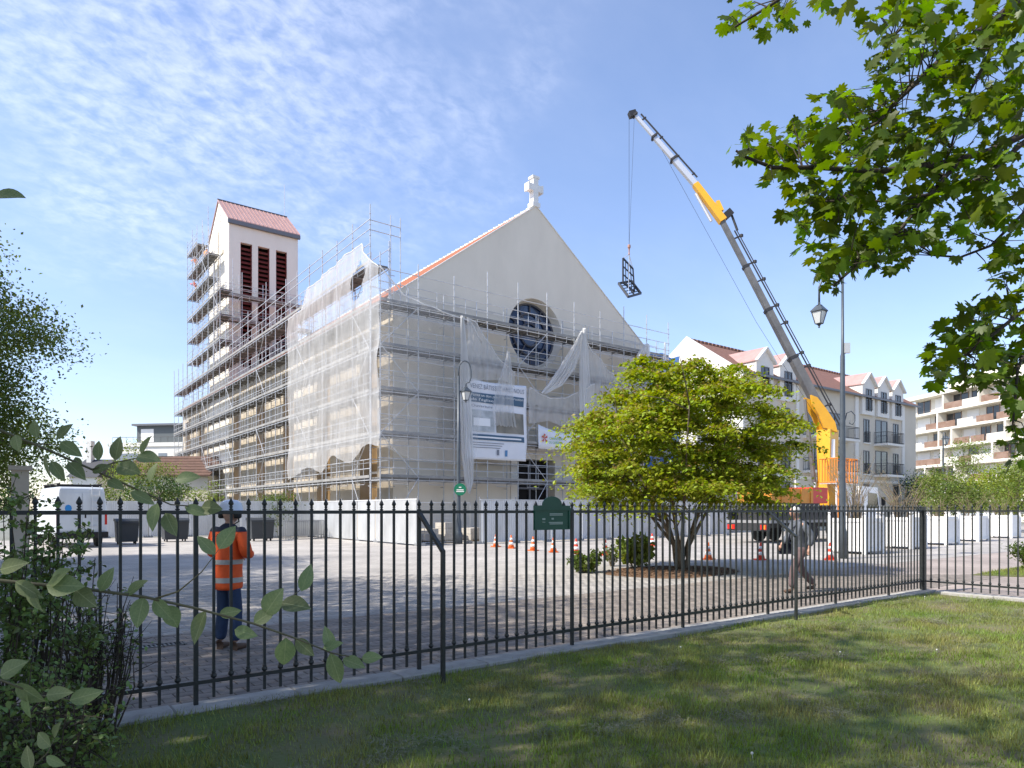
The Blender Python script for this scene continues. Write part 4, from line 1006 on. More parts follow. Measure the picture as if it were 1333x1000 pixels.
b = MB(); b.prism([(40.90, TYN+.15, 1.75), (40.90, TYF-.15, 1.75), (40.69, TYF-.15, 2.75), (40.69, TYN+.15, 2.75)], (.06, 0, .01)); b.build('windscreen', m_win, cab)
b = MB(); b.bx(38.66, 38.69, TYN+.4, TYF-.4, 1.9, 2.6); b.build('rear_window', m_win, cab)
b = MB(); b.bx(41.05, 41.15, TYN-.22, TYN-.02, 1.9, 2.4); b.build('mirror', m_blk, cab)
for xx in (36.15, 38.2):
    for yy in (TYN+.06, TYF-.06): b = MB(); b.tube((xx, yy, 1.0), (xx, yy, 3.35), .05, 6); b.build('stake', m_cab, tr)
# outrigger legs
b = MB(); b.bx(36.6, 36.9, TYN-.9, TYF+.9, .95, 1.2); b.build('outrigger_beam', m_yel, tr)
for yy in (TYN-.85, TYF+.85):
    b = MB(); b.tube((36.75, yy, .05), (36.75, yy, 1.3), .08, 8); b.lathe([(.22, 0), (.22, .05)], (36.75, yy, 0), 12); b.build('outrigger_foot', m_boom, tr)
CB = Vector((37.1, 20.3, 0)); DB = CB.x*FW[0]+CB.y*FW[1]
def C3(px, py, f): return P(px, py, DB+(42-DB)*f)
b = MB(); b.bx(CB.x-.55, CB.x+.55, CB.y-.6, CB.y+.6, 1.0, 1.9); b.build('crane_base', m_boom, tr)
k0 = C3(1077, 628, 0); k1 = C3(1077.5, 560, 0); b = MB(); b.beam((CB.x, CB.y, 1.9), (k0.x, k0.y, k0.z), .8, .8, up=(0, 1, 0), w2=.8, h2=.8); b.beam(k0, k1, .82, .7, up=(0, 1, 0), w2=.92, h2=.8); b.build('column', m_yel, tr)
b = MB(); q = C3(1078, 585, 0)-Vector((FW[0], FW[1], 0))*.47; b.box(q, (.34, .02, 1.05), -R(36.7)); b.build('white_plate', m_cab, tr)
# knuckle bracket
b = MB(); pl_ = [C3(1085, 564, 0), C3(1068, 558, 0), C3(1062, 543, 0), C3(1053, 528, 0), C3(1051, 516, 0), C3(1059, 519, 0), C3(1070, 533, 0), C3(1082, 551, 0)]
nv = Vector((FW[0], FW[1], 0)); b.prism([p-nv*.5 for p in pl_], nv*.16); b.prism([p+nv*.34 for p in pl_], nv*.16); b.build('knuckle_bracket', m_yel, tr)
# telescopic boom in nested sections
ba, bz_ = (1084, 566), (938, 284)
def BP(f): return C3(ba[0]+(bz_[0]-ba[0])*f, ba[1]+(bz_[1]-ba[1])*f, f*.62)
secs = [(0, .36, .50), (.34, .58, .42), (.56, .78, .35), (.76, 1.0, .29)]
for f0, f1, wd in secs:
    b = MB(); b.beam(BP(f0), BP(f1), wd*.85, wd, up=nv); b.build('boom_section', m_boom, tr)
    b = MB(); d = (BP(1)-BP(0)).normalized(); b.beam(BP(f1)-d*.16, BP(f1), wd*.98, wd*1.12, up=nv); b.build('boom_collar', m_chas, tr)
perp = (BP(1)-BP(0)).normalized().cross(nv).normalized()
if perp.x*RT[0]+perp.y*RT[1] < 0: perp = -perp
b = MB()
for o_, r_ in ((.50, .045), (.66, .03)): b.tube(BP(.02)+perp*(o_+.1), BP(.93)+perp*(o_*.8), r_, 6)
for f_ in (.12, .3, .36, .5, .58, .70, .78, .9): b.beam(BP(f_)+perp*.12, BP(f_)+perp*.68, .09, .08); b.box(BP(f_)+perp*.62, (.16, .16, .16))
b.build('hydraulic_lines', m_chas, tr)
b = MB(); b.tube(C3(1060, 628, 0), C3(1052, 560, 0), .13, 8); b.tube(C3(1052, 560, 0), C3(1048, 520, .02), .08, 8); b.build('lift_ram', m_boom, tr)
# upper jib
JA, JB, JC = C3(938, 284, .62), C3(905, 240, .72), C3(826, 149, 1.0)
b = MB(); b.beam(JA+(JA-JB).normalized()*.25, JB, .42, .46, up=nv, w2=.34, h2=.36); pq = C3(934, 262, .66); b.beam(C3(938, 276, .64), pq, .3, .4, up=nv, w2=.2, h2=.2); b.build('jib_knuckle', m_yel, tr)
b = MB(); b.beam(C3(943, 283, .62), C3(952, 275, .62), .4, .3, up=nv); b.path([C3(945, 278, .62), C3(953, 281, .62), C3(960, 300, .6)], .07, 6); b.build('hose_loop', m_chas, tr)
b = MB(); b.tube(C3(906, 252, .72), C3(926, 288, .66), .09, 8); b.build('jib_ram', m_silver, tr)
for f0, f1, wd in ((0, .36, .30), (.34, .68, .24), (.66, 1, .18)):
    b = MB(); b.beam(JB.lerp(JC, f0), JB.lerp(JC, f1), wd, wd, up=nv); js = b.build('jib_section', m_silver, tr)
    b = MB(); d = (JC-JB).normalized(); b.beam(JB.lerp(JC, f1)-d*.12, JB.lerp(JC, f1), wd+.12, wd+.16, up=nv); b.build('collar', m_chas, js)
b = MB(); pj = (JC-JB).normalized().cross(nv).normalized(); pj = pj if pj.z > 0 else -pj
b.tube(JB.lerp(JC, .05)+pj*.38, JB.lerp(JC, .96)+pj*.32, .05, 6)
for f_ in (.1, .35, .62, .9): b.beam(JB.lerp(JC, f_), JB.lerp(JC, f_)+pj*.42, .1, .08)
b.build('jib_line', m_chas, tr)
b = MB(); tip = C3(819, 150, 1.0); b.beam(JC+Vector((.1, 0, .1)), tip, .34, .36, up=nv); b.build('jib_head', m_chas, tr)
# guard cage with ladder at the crane foot
m_og = mat('guard_orange', (0.72, 0.24, 0.03), 0.5)
b = MB(); zc0, zc1 = 3.15, 4.45
cx0, cx1, cy0, cy1 = CB.x-1.15, CB.x+1.0, TYN-.1, TYN+.9
cn = [(cx0, cy0), (cx1, cy0), (cx1, cy1), (cx0, cy1)]
for k in range(4):
    a, c = cn[k], cn[(k+1) % 4]
    for zz in (zc0, zc1): b.tube((*a, zz), (*c, zz), .035, 5)
    for i in range(7): f_ = i/7; b.tube((a[0]+(c[0]-a[0])*f_, a[1]+(c[1]-a[1])*f_, zc0), (a[0]+(c[0]-a[0])*f_, a[1]+(c[1]-a[1])*f_, zc1), .022, 5)
for xx in (cx0+.1, cx0+.6): b.tube((xx, cy0, 1.0), (xx, cy0, zc0), .04, 5)
for i in range(6): b.tube((cx0+.1, cy0, 1.2+i*.34), (cx0+.6, cy0, 1.2+i*.34), .02, 4)
b.build('guard_cage', m_og, tr)
b = MB(); b.bx(cx0, cx1, cy0, cy1, zc0-.08, zc0-.04); b.build('platform', m_silver, tr)
b = MB()
for i in range(8): b.tube((CB.x+.1+.1*i, TYN+.1, 1.14), (CB.x+.15+.1*i, TYN+.14, 3.1), .03, 5)
b.build('white_bars', m_cab, tr)
# cargo on the bed
t = thing('cargo_container', 'orange and red open container on the truck bed', 'container', (32.6, 20.3, 1.14))
b = MB(); b.bx(30.4, 34.9, 19.4, 21.3, 1.14, 2.0); b.build('dark_base', m_chas, t); b = MB(); b.bx(30.4, 34.2, 19.37, 21.33, 2.003, 2.75); b.build('orange_box', m_orng, t); b = MB(); b.bx(34.203, 35.7, 19.4, 21.3, 2.003, 2.85); b.build('red_box', m_tred, t)
b = MB()
for xx in (31.2, 32.1, 33.0, 33.9): b.bx(xx, xx+.07, 19.33, 19.367, 2.02, 2.72)
b.build('rib', m_orng, t)
# the load: a steel frame hanging on the hook
lt = P(819, 322, 42); t = thing('hanging_load', 'dark steel stillage frame hanging from the crane hook', 'steel frame', P(820, 386, 42))
b = MB(); b.tube(tip, (lt.x, lt.y, lt.z), .011, 5); b.tube(Vector(tip)+Vector((.25, -.2, 0)), (lt.x, lt.y, lt.z), .008, 5); b.build('cable', m_chas, t)
b = MB(); b.lathe([(.0, .3), (.09, .24), (.10, .1), (.05, .0), (.03, -.2), (.06, -.35)], (lt.x, lt.y, lt.z-.1), 10); b.build('hook_block', mat('hook_rust', (.38, .20, .14), .6), t)
def L3(px, py, o=0.0): return P(px, py, 42+o)
fr = [L3(811, 336, -.3), L3(824, 350, .5), L3(826, 380, .5), L3(811, 368, -.3)]
b = MB()
for a, c in zip(fr, fr[1:]+fr[:1]): b.beam(a, c, .08, .08)
for f_ in (.25, .5, .75): b.beam(fr[0].lerp(fr[1], f_), fr[3].lerp(fr[2], f_), .05, .05)
for f_ in (.33, .66): b.beam(fr[0].lerp(fr[3], f_), fr[1].lerp(fr[2], f_), .06, .06)
b.build('upright_frame', mat('load_slate', (.05, .055, .065), .5, .3), t)
bs = [L3(805.5, 369, -.5), L3(818, 386.5, -.9), L3(834, 382, .4), L3(822, 366, .9)]
b = MB()
for a, c in zip(bs, bs[1:]+bs[:1]): b.beam(a, c, .12, .14)
for f_ in (.2, .4, .6, .8): b.beam(bs[0].lerp(bs[1], f_), bs[3].lerp(bs[2], f_), .08, .06)
b.beam(bs[0].lerp(bs[3], .5), bs[1].lerp(bs[2], .5), .08, .08); b.build('base_frame', MATS['load_slate'], t)
b = MB()
for q in (fr[0], fr[1], bs[1], bs[3]): b.tube((lt.x, lt.y, lt.z-.45), q, .018, 4)
b.build('sling', m_silver, t)

tr_l = C3(862, 196, .87); b = MB(); b.tube(tr_l, C3(985, 420, .30), .009, 4); b.tube(C3(985, 420, .30), C3(1074, 560, 0), .009, 4); b.build('winch_rope', m_chas, tr)
# ------------------------------------------------------------------ parked car behind the planters
cp_ = P(1277, 664, 47); cr = thing('parked_car', 'pale grey car parked behind the white planters', 'car', (cp_.x, cp_.y, 0), R(-25)); m_car = mat('car_grey', (.42, .45, .48), .3, coat=.6)
def lofted(name, prof, hw_, m, parent, taper=.0):
    b = MB(); b.prism([(x_, -hw_, z_) for x_, z_ in prof], (0, 2*hw_, 0)); o = b.build(name, m, parent, local=True); q = o.modifiers.new('b', 'BEVEL'); q.width = .07; q.segments = 2; return o
cb_ = lofted('body', [(-2.1, .3), (2.1, .3), (2.15, .65), (1.95, .88), (.95, .98), (-1.6, 1.0), (-2.1, .95), (-2.15, .6)], .88, m_car, cr)
lofted('roof', [(.9, .96), (.25, 1.42), (-1.1, 1.46), (-1.85, 1.0)], .74, m_car, cr)
for s_ in (-1, 1): b = MB(); b.prism([(.72, s_*.742, 1.02), (.2, s_*.742, 1.36), (-1.05, s_*.742, 1.40), (-1.6, s_*.742, 1.02)], (0, s_*.012, 0)); b.build('side_window', m_win, cr, local=True)
b = MB(); b.prism([(.92, -.62, 1.02), (.92, .62, 1.02), (.34, .58, 1.40), (.34, -.58, 1.40)], (.02, 0, .02)); b.build('windscreen', m_win, cr, local=True)
for xx in (-1.3, 1.3):
    for yy in (-.8, .8): wheel(cr, (xx, yy, .31), .31, .2)
# ------------------------------------------------------------------ van
vp = Vector((2.75, 35.2, 0)); vn = thing('van', 'white high roof van parked with its rear doors and ladder facing the plaza', 'van', vp, R(7))
m_van = mat('van_white', (0.60, 0.64, 0.68), 0.35, 0, (0.52, 0.55, 0.58), 1.2, coat=.3, stretch=(1, 1, .5))
# local: x across, y forward (rear at y = 0)
def vsec(y, hw_, z0, zs, zr, hr): return [(-hw_, y, z0), (-hw_, y, zs), (-hr, y, zr), (hr, y, zr), (hw_, y, zs), (hw_, y, z0)]
secs = [vsec(0, .97, .55, 1.55, 2.58, .83), vsec(.12, 1.0, .5, 1.6, 2.66, .86), vsec(3.9, 1.0, .5, 1.6, 2.66, .86), vsec(4.7, .99, .5, 1.55, 2.25, .80), vsec(5.3, .98, .5, 1.35, 1.62, .84), vsec(5.9, .9, .5, 1.0, 1.15, .8)]
b = MB(); n_ = 6
for s_ in secs: b.v += s_
for i in range(len(secs)-1):
    for j in range(n_): j2 = (j+1) % n_; b.f.append((i*n_+j, i*n_+j2, (i+1)*n_+j2, (i+1)*n_+j)); b.mi.append(0)
b.f.append(tuple(range(n_))); b.mi.append(0); b.f.append(tuple(range((len(secs)-1)*n_, len(secs)*n_))); b.mi.append(0)
body = b.build('body', m_van, vn, local=True); bv = body.modifiers.new('b', 'BEVEL'); bv.width = .06; bv.segments = 2; bv.limit_method = 'ANGLE'
for sx in (-1, 1):
    b = MB(); x0, x1 = sorted((sx*.02, sx*.86)); xt0, xt1 = sorted((sx*.02, sx*.76))
    b.prism([(x0, -.03, .75), (x1, -.03, .75), (x1, -.03, 1.55), (xt1 if sx > 0 else x1*.0+x1, -.03, 1.56), (xt1 if sx > 0 else -.02, -.03, 2.45), (xt0 if sx > 0 else -.02, -.03, 2.45)], (0, .04, 0)) if False else b.bx(x0, x1, -.025, .06, .75, 2.4)
    d = b.build('rear_door', m_van, vn, local=True)
    b = MB(); b.bx(sx*.12-.03, sx*.12+.03, -.05, -.026, 1.3, 1.5); b.build('handle', m_blk, d, local=True)
    b = MB(); xx = sx*.915; b.bx(xx-.045, xx+.045, -.03, .10, 1.0, 1.5); b.build('tail_light', m_tl, vn, local=True)
b = MB(); b.bx(-.99, .99, -.10, .03, .42, .68); b.build('bumper', m_blk, vn, local=True)
b = MB(); b.bx(-.28, .28, -.045, -.026, .92, 1.03); b.build('number_plate', mat('plate_pale', (.7, .7, .66), .5), vn, local=True)
b = MB()
for xx in (.36, .66): b.tube((xx, -.09, .8), (xx, -.09, 2.7), .018, 5)
for i in range(7): b.tube((.36, -.09, .95+i*.27), (.66, -.09, .95+i*.27), .015, 5)
b.build('ladder', m_silver, vn, local=True)
b = MB(); b.prism([(-.52+.13*math.cos(q*.5236), -.027, 1.72+.16*math.sin(q*.5236)) for q in range(12)], (0, -.006, 0)); b.build('blue_emblem', mat('van_blue', (.02, .22, .55), .4), vn, local=True)
b = MB()
for yy in (.5, 1.9, 3.3): b.bx(-.85, .85, yy-.04, yy+.04, 2.66, 2.78)
b.tube((-.8, .2, 2.8), (-.8, 3.7, 2.8), .03, 5); b.tube((.8, .2, 2.8), (.8, 3.7, 2.8), .03, 5); b.build('roof_rack', m_blk, vn, local=True)
for sx in (-.86, .86):
    for yy in (1.2, 4.6): wheel(vn, (sx, yy, .36), .36, .24, axis='x')

# ------------------------------------------------------------------ bins and barriers
m_bin = mat('bin_dark', (0.035, 0.04, 0.045), 0.5)
def bin_(p, label, s=1.0, rz=0.0):
    t = thing('wheelie_bin', label, 'bin', p, rz, 'dark wheeled bins by the hoarding')
    b = MB(); w0, w1, d0, d1, h = .54*s, .60*s, .42*s, .48*s, 1.1
    b.add([(-w0,-d0,.12),(w0,-d0,.12),(w0,d0,.12),(-w0,d0,.12),(-w1,-d1,h),(w1,-d1,h),(w1,d1,h),(-w1,d1,h)], [(3,2,1,0),(4,5,6,7),(0,1,5,4),(1,2,6,5),(2,3,7,6),(3,0,4,7)])
    b.build('tub', m_bin, t, local=True)
    b = MB(); b.prism([(-w1-.03, -d1-.04, h+.005), (-w1-.03, d1+.04, h+.005), (-w1-.03, d1, h+.14), (-w1-.03, -d1*.6, h+.12)], (2*w1+.06, 0, 0)); b.build('lid', m_bin, t, local=True)
    for sx in (-1, 1):
        for sy in (-1, 1): wheel(t, (sx*w0*.8, sy*d0*.8, .1), .1, .05, axis='x')
    b = MB(); b.tube((-w1, -d1-.06, h-.08), (w1, -d1-.06, h-.08), .025, 5); b.build('grab_bar', m_bin, t, local=True)
bin_(Vector((4.75, 37.5, 0)), 'dark wheeled bin beside the van rear corner', .8); bin_(Vector((7.2, 39.3, 0)), 'dark wheeled bin before the grey white hoarding', 1.0); bin_(Vector((11.0, 37.3, 0)), 'dark wheeled bin beside the leafy bush at the hoarding', 1.0)
m_bar = mat('barrier_zinc', (0.34, 0.35, 0.36), 0.45, .6)
b = MB(); b.path([(0, 0, .02), (0, 0, 1.05), (2.1, 0, 1.05), (2.1, 0, .02)], .022, 6); b.tube((0, 0, .2), (2.1, 0, .2), .018, 5); bf = b.mesh('frame', m_bar)
b = MB(); b.tube((0, 0, .2), (0, 0, 1.05), .010, 5); bb = b.mesh('bar', m_bar)
b = MB(); b.bx(-.03, .03, -.3, .3, 0, .03); bft = b.mesh('foot', m_bar)
for k in range(9):
    t = thing('crowd_barrier', 'grey steel crowd barrier stacked upright against the white hoarding', 'barrier', (12.3+.12*k, 37.9+.16*k-.05*(k % 2), 0), R(2+2*(k % 3)), 'crowd barriers stacked by the hoarding')
    obj('frame', bf, t)
    for i in range(17): obj('bar', bb, t, (.117*(i+1), 0, 0))
    for xx in (.3, 1.8): obj('foot', bft, t, (xx, 0, 0))
# stone blocks on pallets in the opening
m_block = mat('cut_stone', (0.56, 0.52, 0.45), 0.9, 0, (0.46, 0.42, 0.36), 3)
for k, (px_, nb) in enumerate(((566, 3), (584, 5), (614, 4))):
    q = at_y(px_, 700, 29.6); t = thing('pallet_of_stone', ('low pallet of pale cut stone beside the hoarding end', 'stepped pallet of pale cut stone left of the street lamp', 'pallet of pale cut stone right of the street lamp')[k], 'pallet', (q.x, q.y, 0), R(8*k), 'pallets of stone in the hoarding opening')
    b = MB()
    for yy in (-.4, 0, .4): b.bx(-.5, .5, yy-.05, yy+.05, 0, .1)
    b.bx(-.5, .5, -.5, .5, .101, .13); b.build('pallet', m_twig, t, local=True)
    for i in range(nb): b = MB(); xx = -.28+.56*(i % 2); zz = .133+.30*(i//2); b.box((xx, .05*((i*3) % 2), zz+.145), (.52, .8, .29), rnd.uniform(-.05, .05)); b.build('stone_block', m_block, t, local=True)
t = thing('mesh_fence', 'temporary wire mesh fence panel closing the hoarding opening', 'fence', (15.45, 27.7, 0))
b = MB(); b.path([(15.45, 28.4, .1), (15.45, 28.4, 2.0), (18.55, 28.4, 2.0), (18.55, 28.4, .1), (15.45, 28.4, .1)], .02, 5); b.build('frame', m_steel, t)
b = MB()
for i in range(1, 26): b.tube((15.45+.12*i, 28.4, .1), (15.45+.12*i, 28.4, 2.0), .004, 3)
for i in range(1, 10): b.tube((15.45, 28.4, .1+.19*i), (18.55, 28.4, .1+.19*i), .004, 3)
b.build('wires', m_steel, t, kind='stuff')
for xx in (15.6, 18.4): b = MB(); b.bx(xx-.1, xx+.1, 28.1, 28.7, 0, .14); b.build('foot_block', m_conc, t)

# ------------------------------------------------------------------ park sign on the fence
sg0, sg1 = at_y(696, 690, FY-.05), at_y(743.5, 690, FY-.05); w_ = sg1.x-sg0.x; xm = (sg0.x+sg1.x)/2
t = thing('park_sign', 'dark green metal notice board with arched top fixed on the fence', 'sign', (xm, FY-.04, 1.42)); m_sg = mat('board_green', (0.008, 0.085, 0.055), 0.35, 0, (0.006, 0.065, 0.042), 3)
ys = FY-.036; za, zb_ = 1.42, 1.70
b = MB(); poly = [(xm-w_/2, ys, za), (xm+w_/2, ys, za), (xm+w_/2, ys, zb_)] + [(xm+w_*.27*math.cos(R(q)), ys, zb_+.105*math.sin(R(q))+.004) for q in range(0, 181, 12)] + [(xm-w_/2, ys, zb_)]
b.prism(poly, (0, .012, 0)); b.build('board', m_sg, t)
b = MB(); b.bx(xm-w_/2-.006, xm+w_/2+.006, ys-.014, ys-.003, 1.645, 1.672); b.build('clamp_bar', m_sg, t)
for xx in (xm-w_/2+.02, xm+w_/2-.02): b = MB(); b.bx(xx-.012, xx+.012, ys-.010, ys-.002, za+.01, 1.64); b.build('edge_strip', m_sg, t)
m_sp = mat('sign_pale', (.35, .42, .38), .4)
for (u0, u1, zz, hh) in ((.42, .78, 1.605, .010), (.42, .78, 1.590, .008), (.22, .30, 1.545, .02), (.47, .53, 1.548, .02), (.22, .30, 1.51, .006), (.40, .78, 1.505, .010), (.42, .78, 1.488, .010)):
    b = MB(); b.bx(xm-w_/2+w_*u0, xm-w_/2+w_*u1, ys-.004, ys-.001, zz-hh/2, zz+hh/2); b.build('rivet_strip', m_sp, t)

# ------------------------------------------------------------------ people
m_skin = mat('skin', (0.50, 0.30, 0.22), 0.55, 0, (0.44, 0.25, 0.18), 12); m_hiviz = mat('hi_vis_orange', (0.85, 0.115, 0.02), 0.65, 0, (0.74, 0.09, 0.015), 7, bump=.5, bscale=9); m_navyj = mat('navy_cloth', (0.022, 0.025, 0.045), 0.8); m_refl = mat('reflective_band', (0.36, 0.36, 0.35), 0.4, .3)
m_jean = mat('blue_jeans', (0.03, 0.055, 0.12), 0.85, 0, (0.022, 0.04, 0.085), 8, bump=.5, bscale=14); m_helm = mat('helmet_white', (0.62, 0.66, 0.74), 0.3, coat=.5); m_boot = mat('boot_brown', (0.10, 0.06, 0.04), 0.7)
m_grj = mat('grey_jacket', (0.13, 0.145, 0.17), 0.85, 0, (0.10, 0.11, 0.135), 8, bump=.5, bscale=12); m_mauve = mat('mauve_trousers', (0.15, 0.105, 0.105), 0.85, 0, (0.12, 0.08, 0.08), 8, bump=.5, bscale=12); m_hair = mat('white_hair', (0.62, 0.60, 0.56), 0.8, 0, (0.5, 0.48, 0.45), 30)
def head(parent, c, fdir, m, sk=1.0):
    """egg shaped head with nose, ears, brows and mouth; fdir: facing angle"""
    b = MB(); nu, nv_ = 18, 14; cx, cy, cz_ = c; f = Vector((math.cos(fdir), math.sin(fdir), 0)); sd = Vector((-f.y, f.x, 0))
    for j in range(nv_+1):
        th = math.pi*j/nv_; zz = math.cos(th)*.118; rr_ = math.sin(th)
        for i in range(nu):
            ph = 2*math.pi*i/nu; u = math.cos(ph)*rr_*.098*(1+.05*(zz > 0)); v_ = math.sin(ph)*rr_*.077*(1-.20*max(0, -zz/.118))
            fr_ = math.exp(-((ph if ph < math.pi else ph-2*math.pi)/.26)**2)
            u += fr_*(.026*math.exp(-((zz+.012)/.022)**2)+.010*math.exp(-((zz+.085)/.018)**2)+.006*math.exp(-((zz+.052)/.012)**2)-.006*math.exp(-((zz-.012)/.014)**2))
            p = Vector(c)+f*u+sd*v_; b.v.append((p.x, p.y, cz_+zz))
    for j in range(nv_):
        for i in range(nu): i2 = (i+1) % nu; b.f.append((j*nu+i, j*nu+i2, (j+1)*nu+i2, (j+1)*nu+i)); b.mi.append(0)
    for s_ in (-1, 1):
        q = Vector(c)+sd*s_*.078-f*.005; b.lathe([(.0, -.03), (.016, -.022), (.020, .0), (.016, .026), (.0, .034)], (q.x, q.y, q.z-.01), 8)
    h = b.build('head', m, parent, local=True, smooth=True)
    for s_ in (-1, 1):
        q = Vector(c)+f*.088+sd*s_*.032+Vector((0, 0, .010)); b = MB(); b.lathe([(.0, -.007), (.009, -.003), (.009, .003), (.0, .007)], q, 8); b.build('eye', m_dark, h, local=True)
    return h
def hand(parent, w0, d, side, up, m, curl=.6):
    """palm plus five bent fingers; d points from wrist to knuckles"""
    d = Vector(d).normalized(); up = Vector(up).normalized(); sd = d.cross(up).normalized(); b = MB(); w0 = Vector(w0)
    b.beam(w0-d*.015, w0+d*.085, .05, .028, up=up, w2=.08, h2=.024)
    for i, L_ in enumerate((.062, .072, .068, .052)):
        p0 = w0+d*.082+sd*((i-1.5)*.02); p1 = p0+d*L_*.5*math.cos(curl*.5)-up*L_*.5*math.sin(curl*.5); p2 = p1+d*L_*.4*math.cos(curl*1.5)-up*L_*.4*math.sin(curl*1.5); p3 = p2+d*L_*.3*math.cos(curl*2.5)-up*L_*.3*math.sin(curl*2.5)
        b.path([p0, p1, p2, p3], [.0095, .009, .008, .006], 6)
    t0 = w0+d*.025+sd*side*.036; b.path([t0, t0+d*.03+sd*side*.022-up*.008, t0+d*.06+sd*side*.022-up*.022], [.012, .010, .007], 6)
    return b.build('hand', m, parent, local=True, smooth=True)
def shoe(parent, p, a, m, L_=.27):
    f = Vector((math.cos(a), math.sin(a), 0)); p = Vector(p)
    return skin('shoe', {0: (*(p-f*.05+Vector((0, 0, .045))), .045), 1: (*(p+f*.06+Vector((0, 0, .045))), .046, .042), 2: (*(p+f*(L_-.10)+Vector((0, 0, .034))), .044, .030), 3: (*(p+Vector((0, 0, .10))), .048)}, [(0, 1, 2), (0, 3)], m, 2, parent)
# worker standing with his back to the fence; local frame: f = facing direction
wp = G(297, 846); ang = math.atan2(FW[1], FW[0])-.35
t = thing('person', 'worker in orange high visibility jacket, blue jeans and white helmet standing behind the fence', 'person', (wp.x, wp.y, 0), ang)
# local x = facing, y = left
def body(parent, m, hip, knees, ankles, sh, elb, wri, neck, headc, r=1.0):
    J = {'pel': (*hip, .08, .07), 'sp': (hip[0]+.01, hip[1], hip[2]+.22, .09, .07), 'ch': (neck[0]*.7, neck[1]*.7+hip[1]*.3, neck[2]-.16, .10, .07), 'nk': (*neck, .055), 'hd': (headc[0], headc[1], headc[2]-.04, .06)}
    ch_ = [('pel', 'sp', 'ch', 'nk', 'hd')]
    for k, s_ in enumerate(('L', 'R')):
        J['hp'+s_] = (hip[0], hip[1]+(.09 if k == 0 else -.09), hip[2]-.06, .06); J['kn'+s_] = (*knees[k], .045); J['an'+s_] = (*ankles[k], .036)
        J['sh'+s_] = (*sh[k], .045); J['el'+s_] = (*elb[k], .036); J['wr'+s_] = (*wri[k], .028)
        ch_ += [('pel', 'hp'+s_, 'kn'+s_, 'an'+s_), ('ch', 'sh'+s_, 'el'+s_, 'wr'+s_)]
    return skin('body', J, ch_, m, 2, parent)
hip = (0, 0, .92); kn = [(.03, .10, .49), (.02, -.10, .49)]; an_ = [(-.01, .11, .09), (-.01, -.11, .09)]
sh = [(0, .19, 1.40), (0, -.19, 1.40)]; el = [(.02, .27, 1.13), (.02, -.27, 1.13)]; wr = [(.24, .15, 1.10), (.24, -.13, 1.13)]; nk = (.02, 0, 1.48); hc = (.045, 0, 1.605)
body(t, m_skin, hip, kn, an_, sh, el, wr, nk, hc); head(t, hc, -.15, m_skin)
for k in range(2): hand(t, wr[k], Vector(wr[k])-Vector(el[k])+Vector((0, (-.1, .1)[k], 0)), (1, -1)[k], (0, 0, 1), m_skin)
jk = skin('jacket', {'hem': (0, 0, .70, .172, .172), 'hem2': (0, 0, .75, .174, .174), 'pel': (0, 0, .90, .168, .168), 'w': (0, 0, 1.06, .16, .16), 'ch': (.0, 0, 1.27, .185, .135), 'top': (.01, 0, 1.42, .12, .10), 'co': (.02, 0, 1.50, .075, .075),
    'shL': (0, .185, 1.385, .085), 'elL': (.0, .275, 1.13, .072), 'wrL': (.20, .17, 1.10, .055), 'shR': (0, -.185, 1.385, .085), 'elR': (.0, -.275, 1.13, .072), 'wrR': (.20, -.15, 1.125, .055)},
    [('hem', 'hem2', 'pel', 'w', 'ch', 'top', 'co'), ('ch', 'shL', 'elL', 'wrL'), ('ch', 'shR', 'elR', 'wrR')], m_hiviz, 2, t)
def band(parent, zs, grow, m, name, src, zfun=None):
    """band that follows a clothing mesh between two heights"""
    me = src.data.copy(); bm = bmesh.new(); bm.from_mesh(me)
    geom = bm.verts[:]+bm.edges[:]+bm.faces[:]
    bmesh.ops.bisect_plane(bm, geom=geom, plane_co=(0, 0, zs[0]), plane_no=(0, 0, -1), clear_outer=True); geom = bm.verts[:]+bm.edges[:]+bm.faces[:]
    bmesh.ops.bisect_plane(bm, geom=geom, plane_co=(0, 0, zs[1]), plane_no=(0, 0, 1), clear_outer=True)
    if zfun: bmesh.ops.delete(bm, geom=[f for f in bm.faces if not zfun(f.calc_center_median())], context='FACES')
    bm.normal_update()
    for v in bm.verts: v.co += v.normal*grow
    bm.to_mesh(me); bm.free(); me.materials.clear(); me.materials.append(m); return obj(name, me, parent)
band(jk, (1.015, 1.07), .005, m_refl, 'reflective_band', jk); band(jk, (.80, .86), .005, m_refl, 'reflective_band', jk)
band(jk, (1.395, 1.60), .004, m_navyj, 'navy_yoke', jk)
skin('jeans', {'p0': (0, 0, .97, .10, .085), 'p': (0, 0, .90, .118, .095), 'hL': (0, .075, .80, .08), 'kL': (.03, .10, .48, .076), 'aL': (-.01, .11, .10, .070), 'hR': (0, -.075, .80, .08), 'kR': (.02, -.10, .48, .076), 'aR': (-.01, -.11, .10, .070)},
     [('p0', 'p', 'hL', 'kL', 'aL'), ('p', 'hR', 'kR', 'aR')], m_jean, 2, t)
for k in range(2): shoe(t, (an_[k][0], an_[k][1], 0), (.15, -.15)[k], m_boot)
b = MB(); b.lathe([(.135, -.015), (.150, -.012), (.150, .0), (.138, .005), (.134, .05), (.115, .095), (.075, .125), (.0, .137)], (hc[0], hc[1], hc[2]+.035), 18); b.path([(hc[0]+.10, -.09, hc[2]+.025), (hc[0]+.20, 0, hc[2]+.018), (hc[0]+.10, .09, hc[2]+.025)], .012, 5); hl = b.build('helmet', m_helm, t, local=True, smooth=True)
b = MB(); b.path([(hc[0]-.02, .10, hc[2]+.03), (hc[0]+.03, .09, hc[2]-.09), (hc[0]+.05, 0, hc[2]-.125), (hc[0]+.03, -.09, hc[2]-.09), (hc[0]-.02, -.10, hc[2]+.03)], .008, 5); b.build('chin_strap', m_blk, hl, local=True)
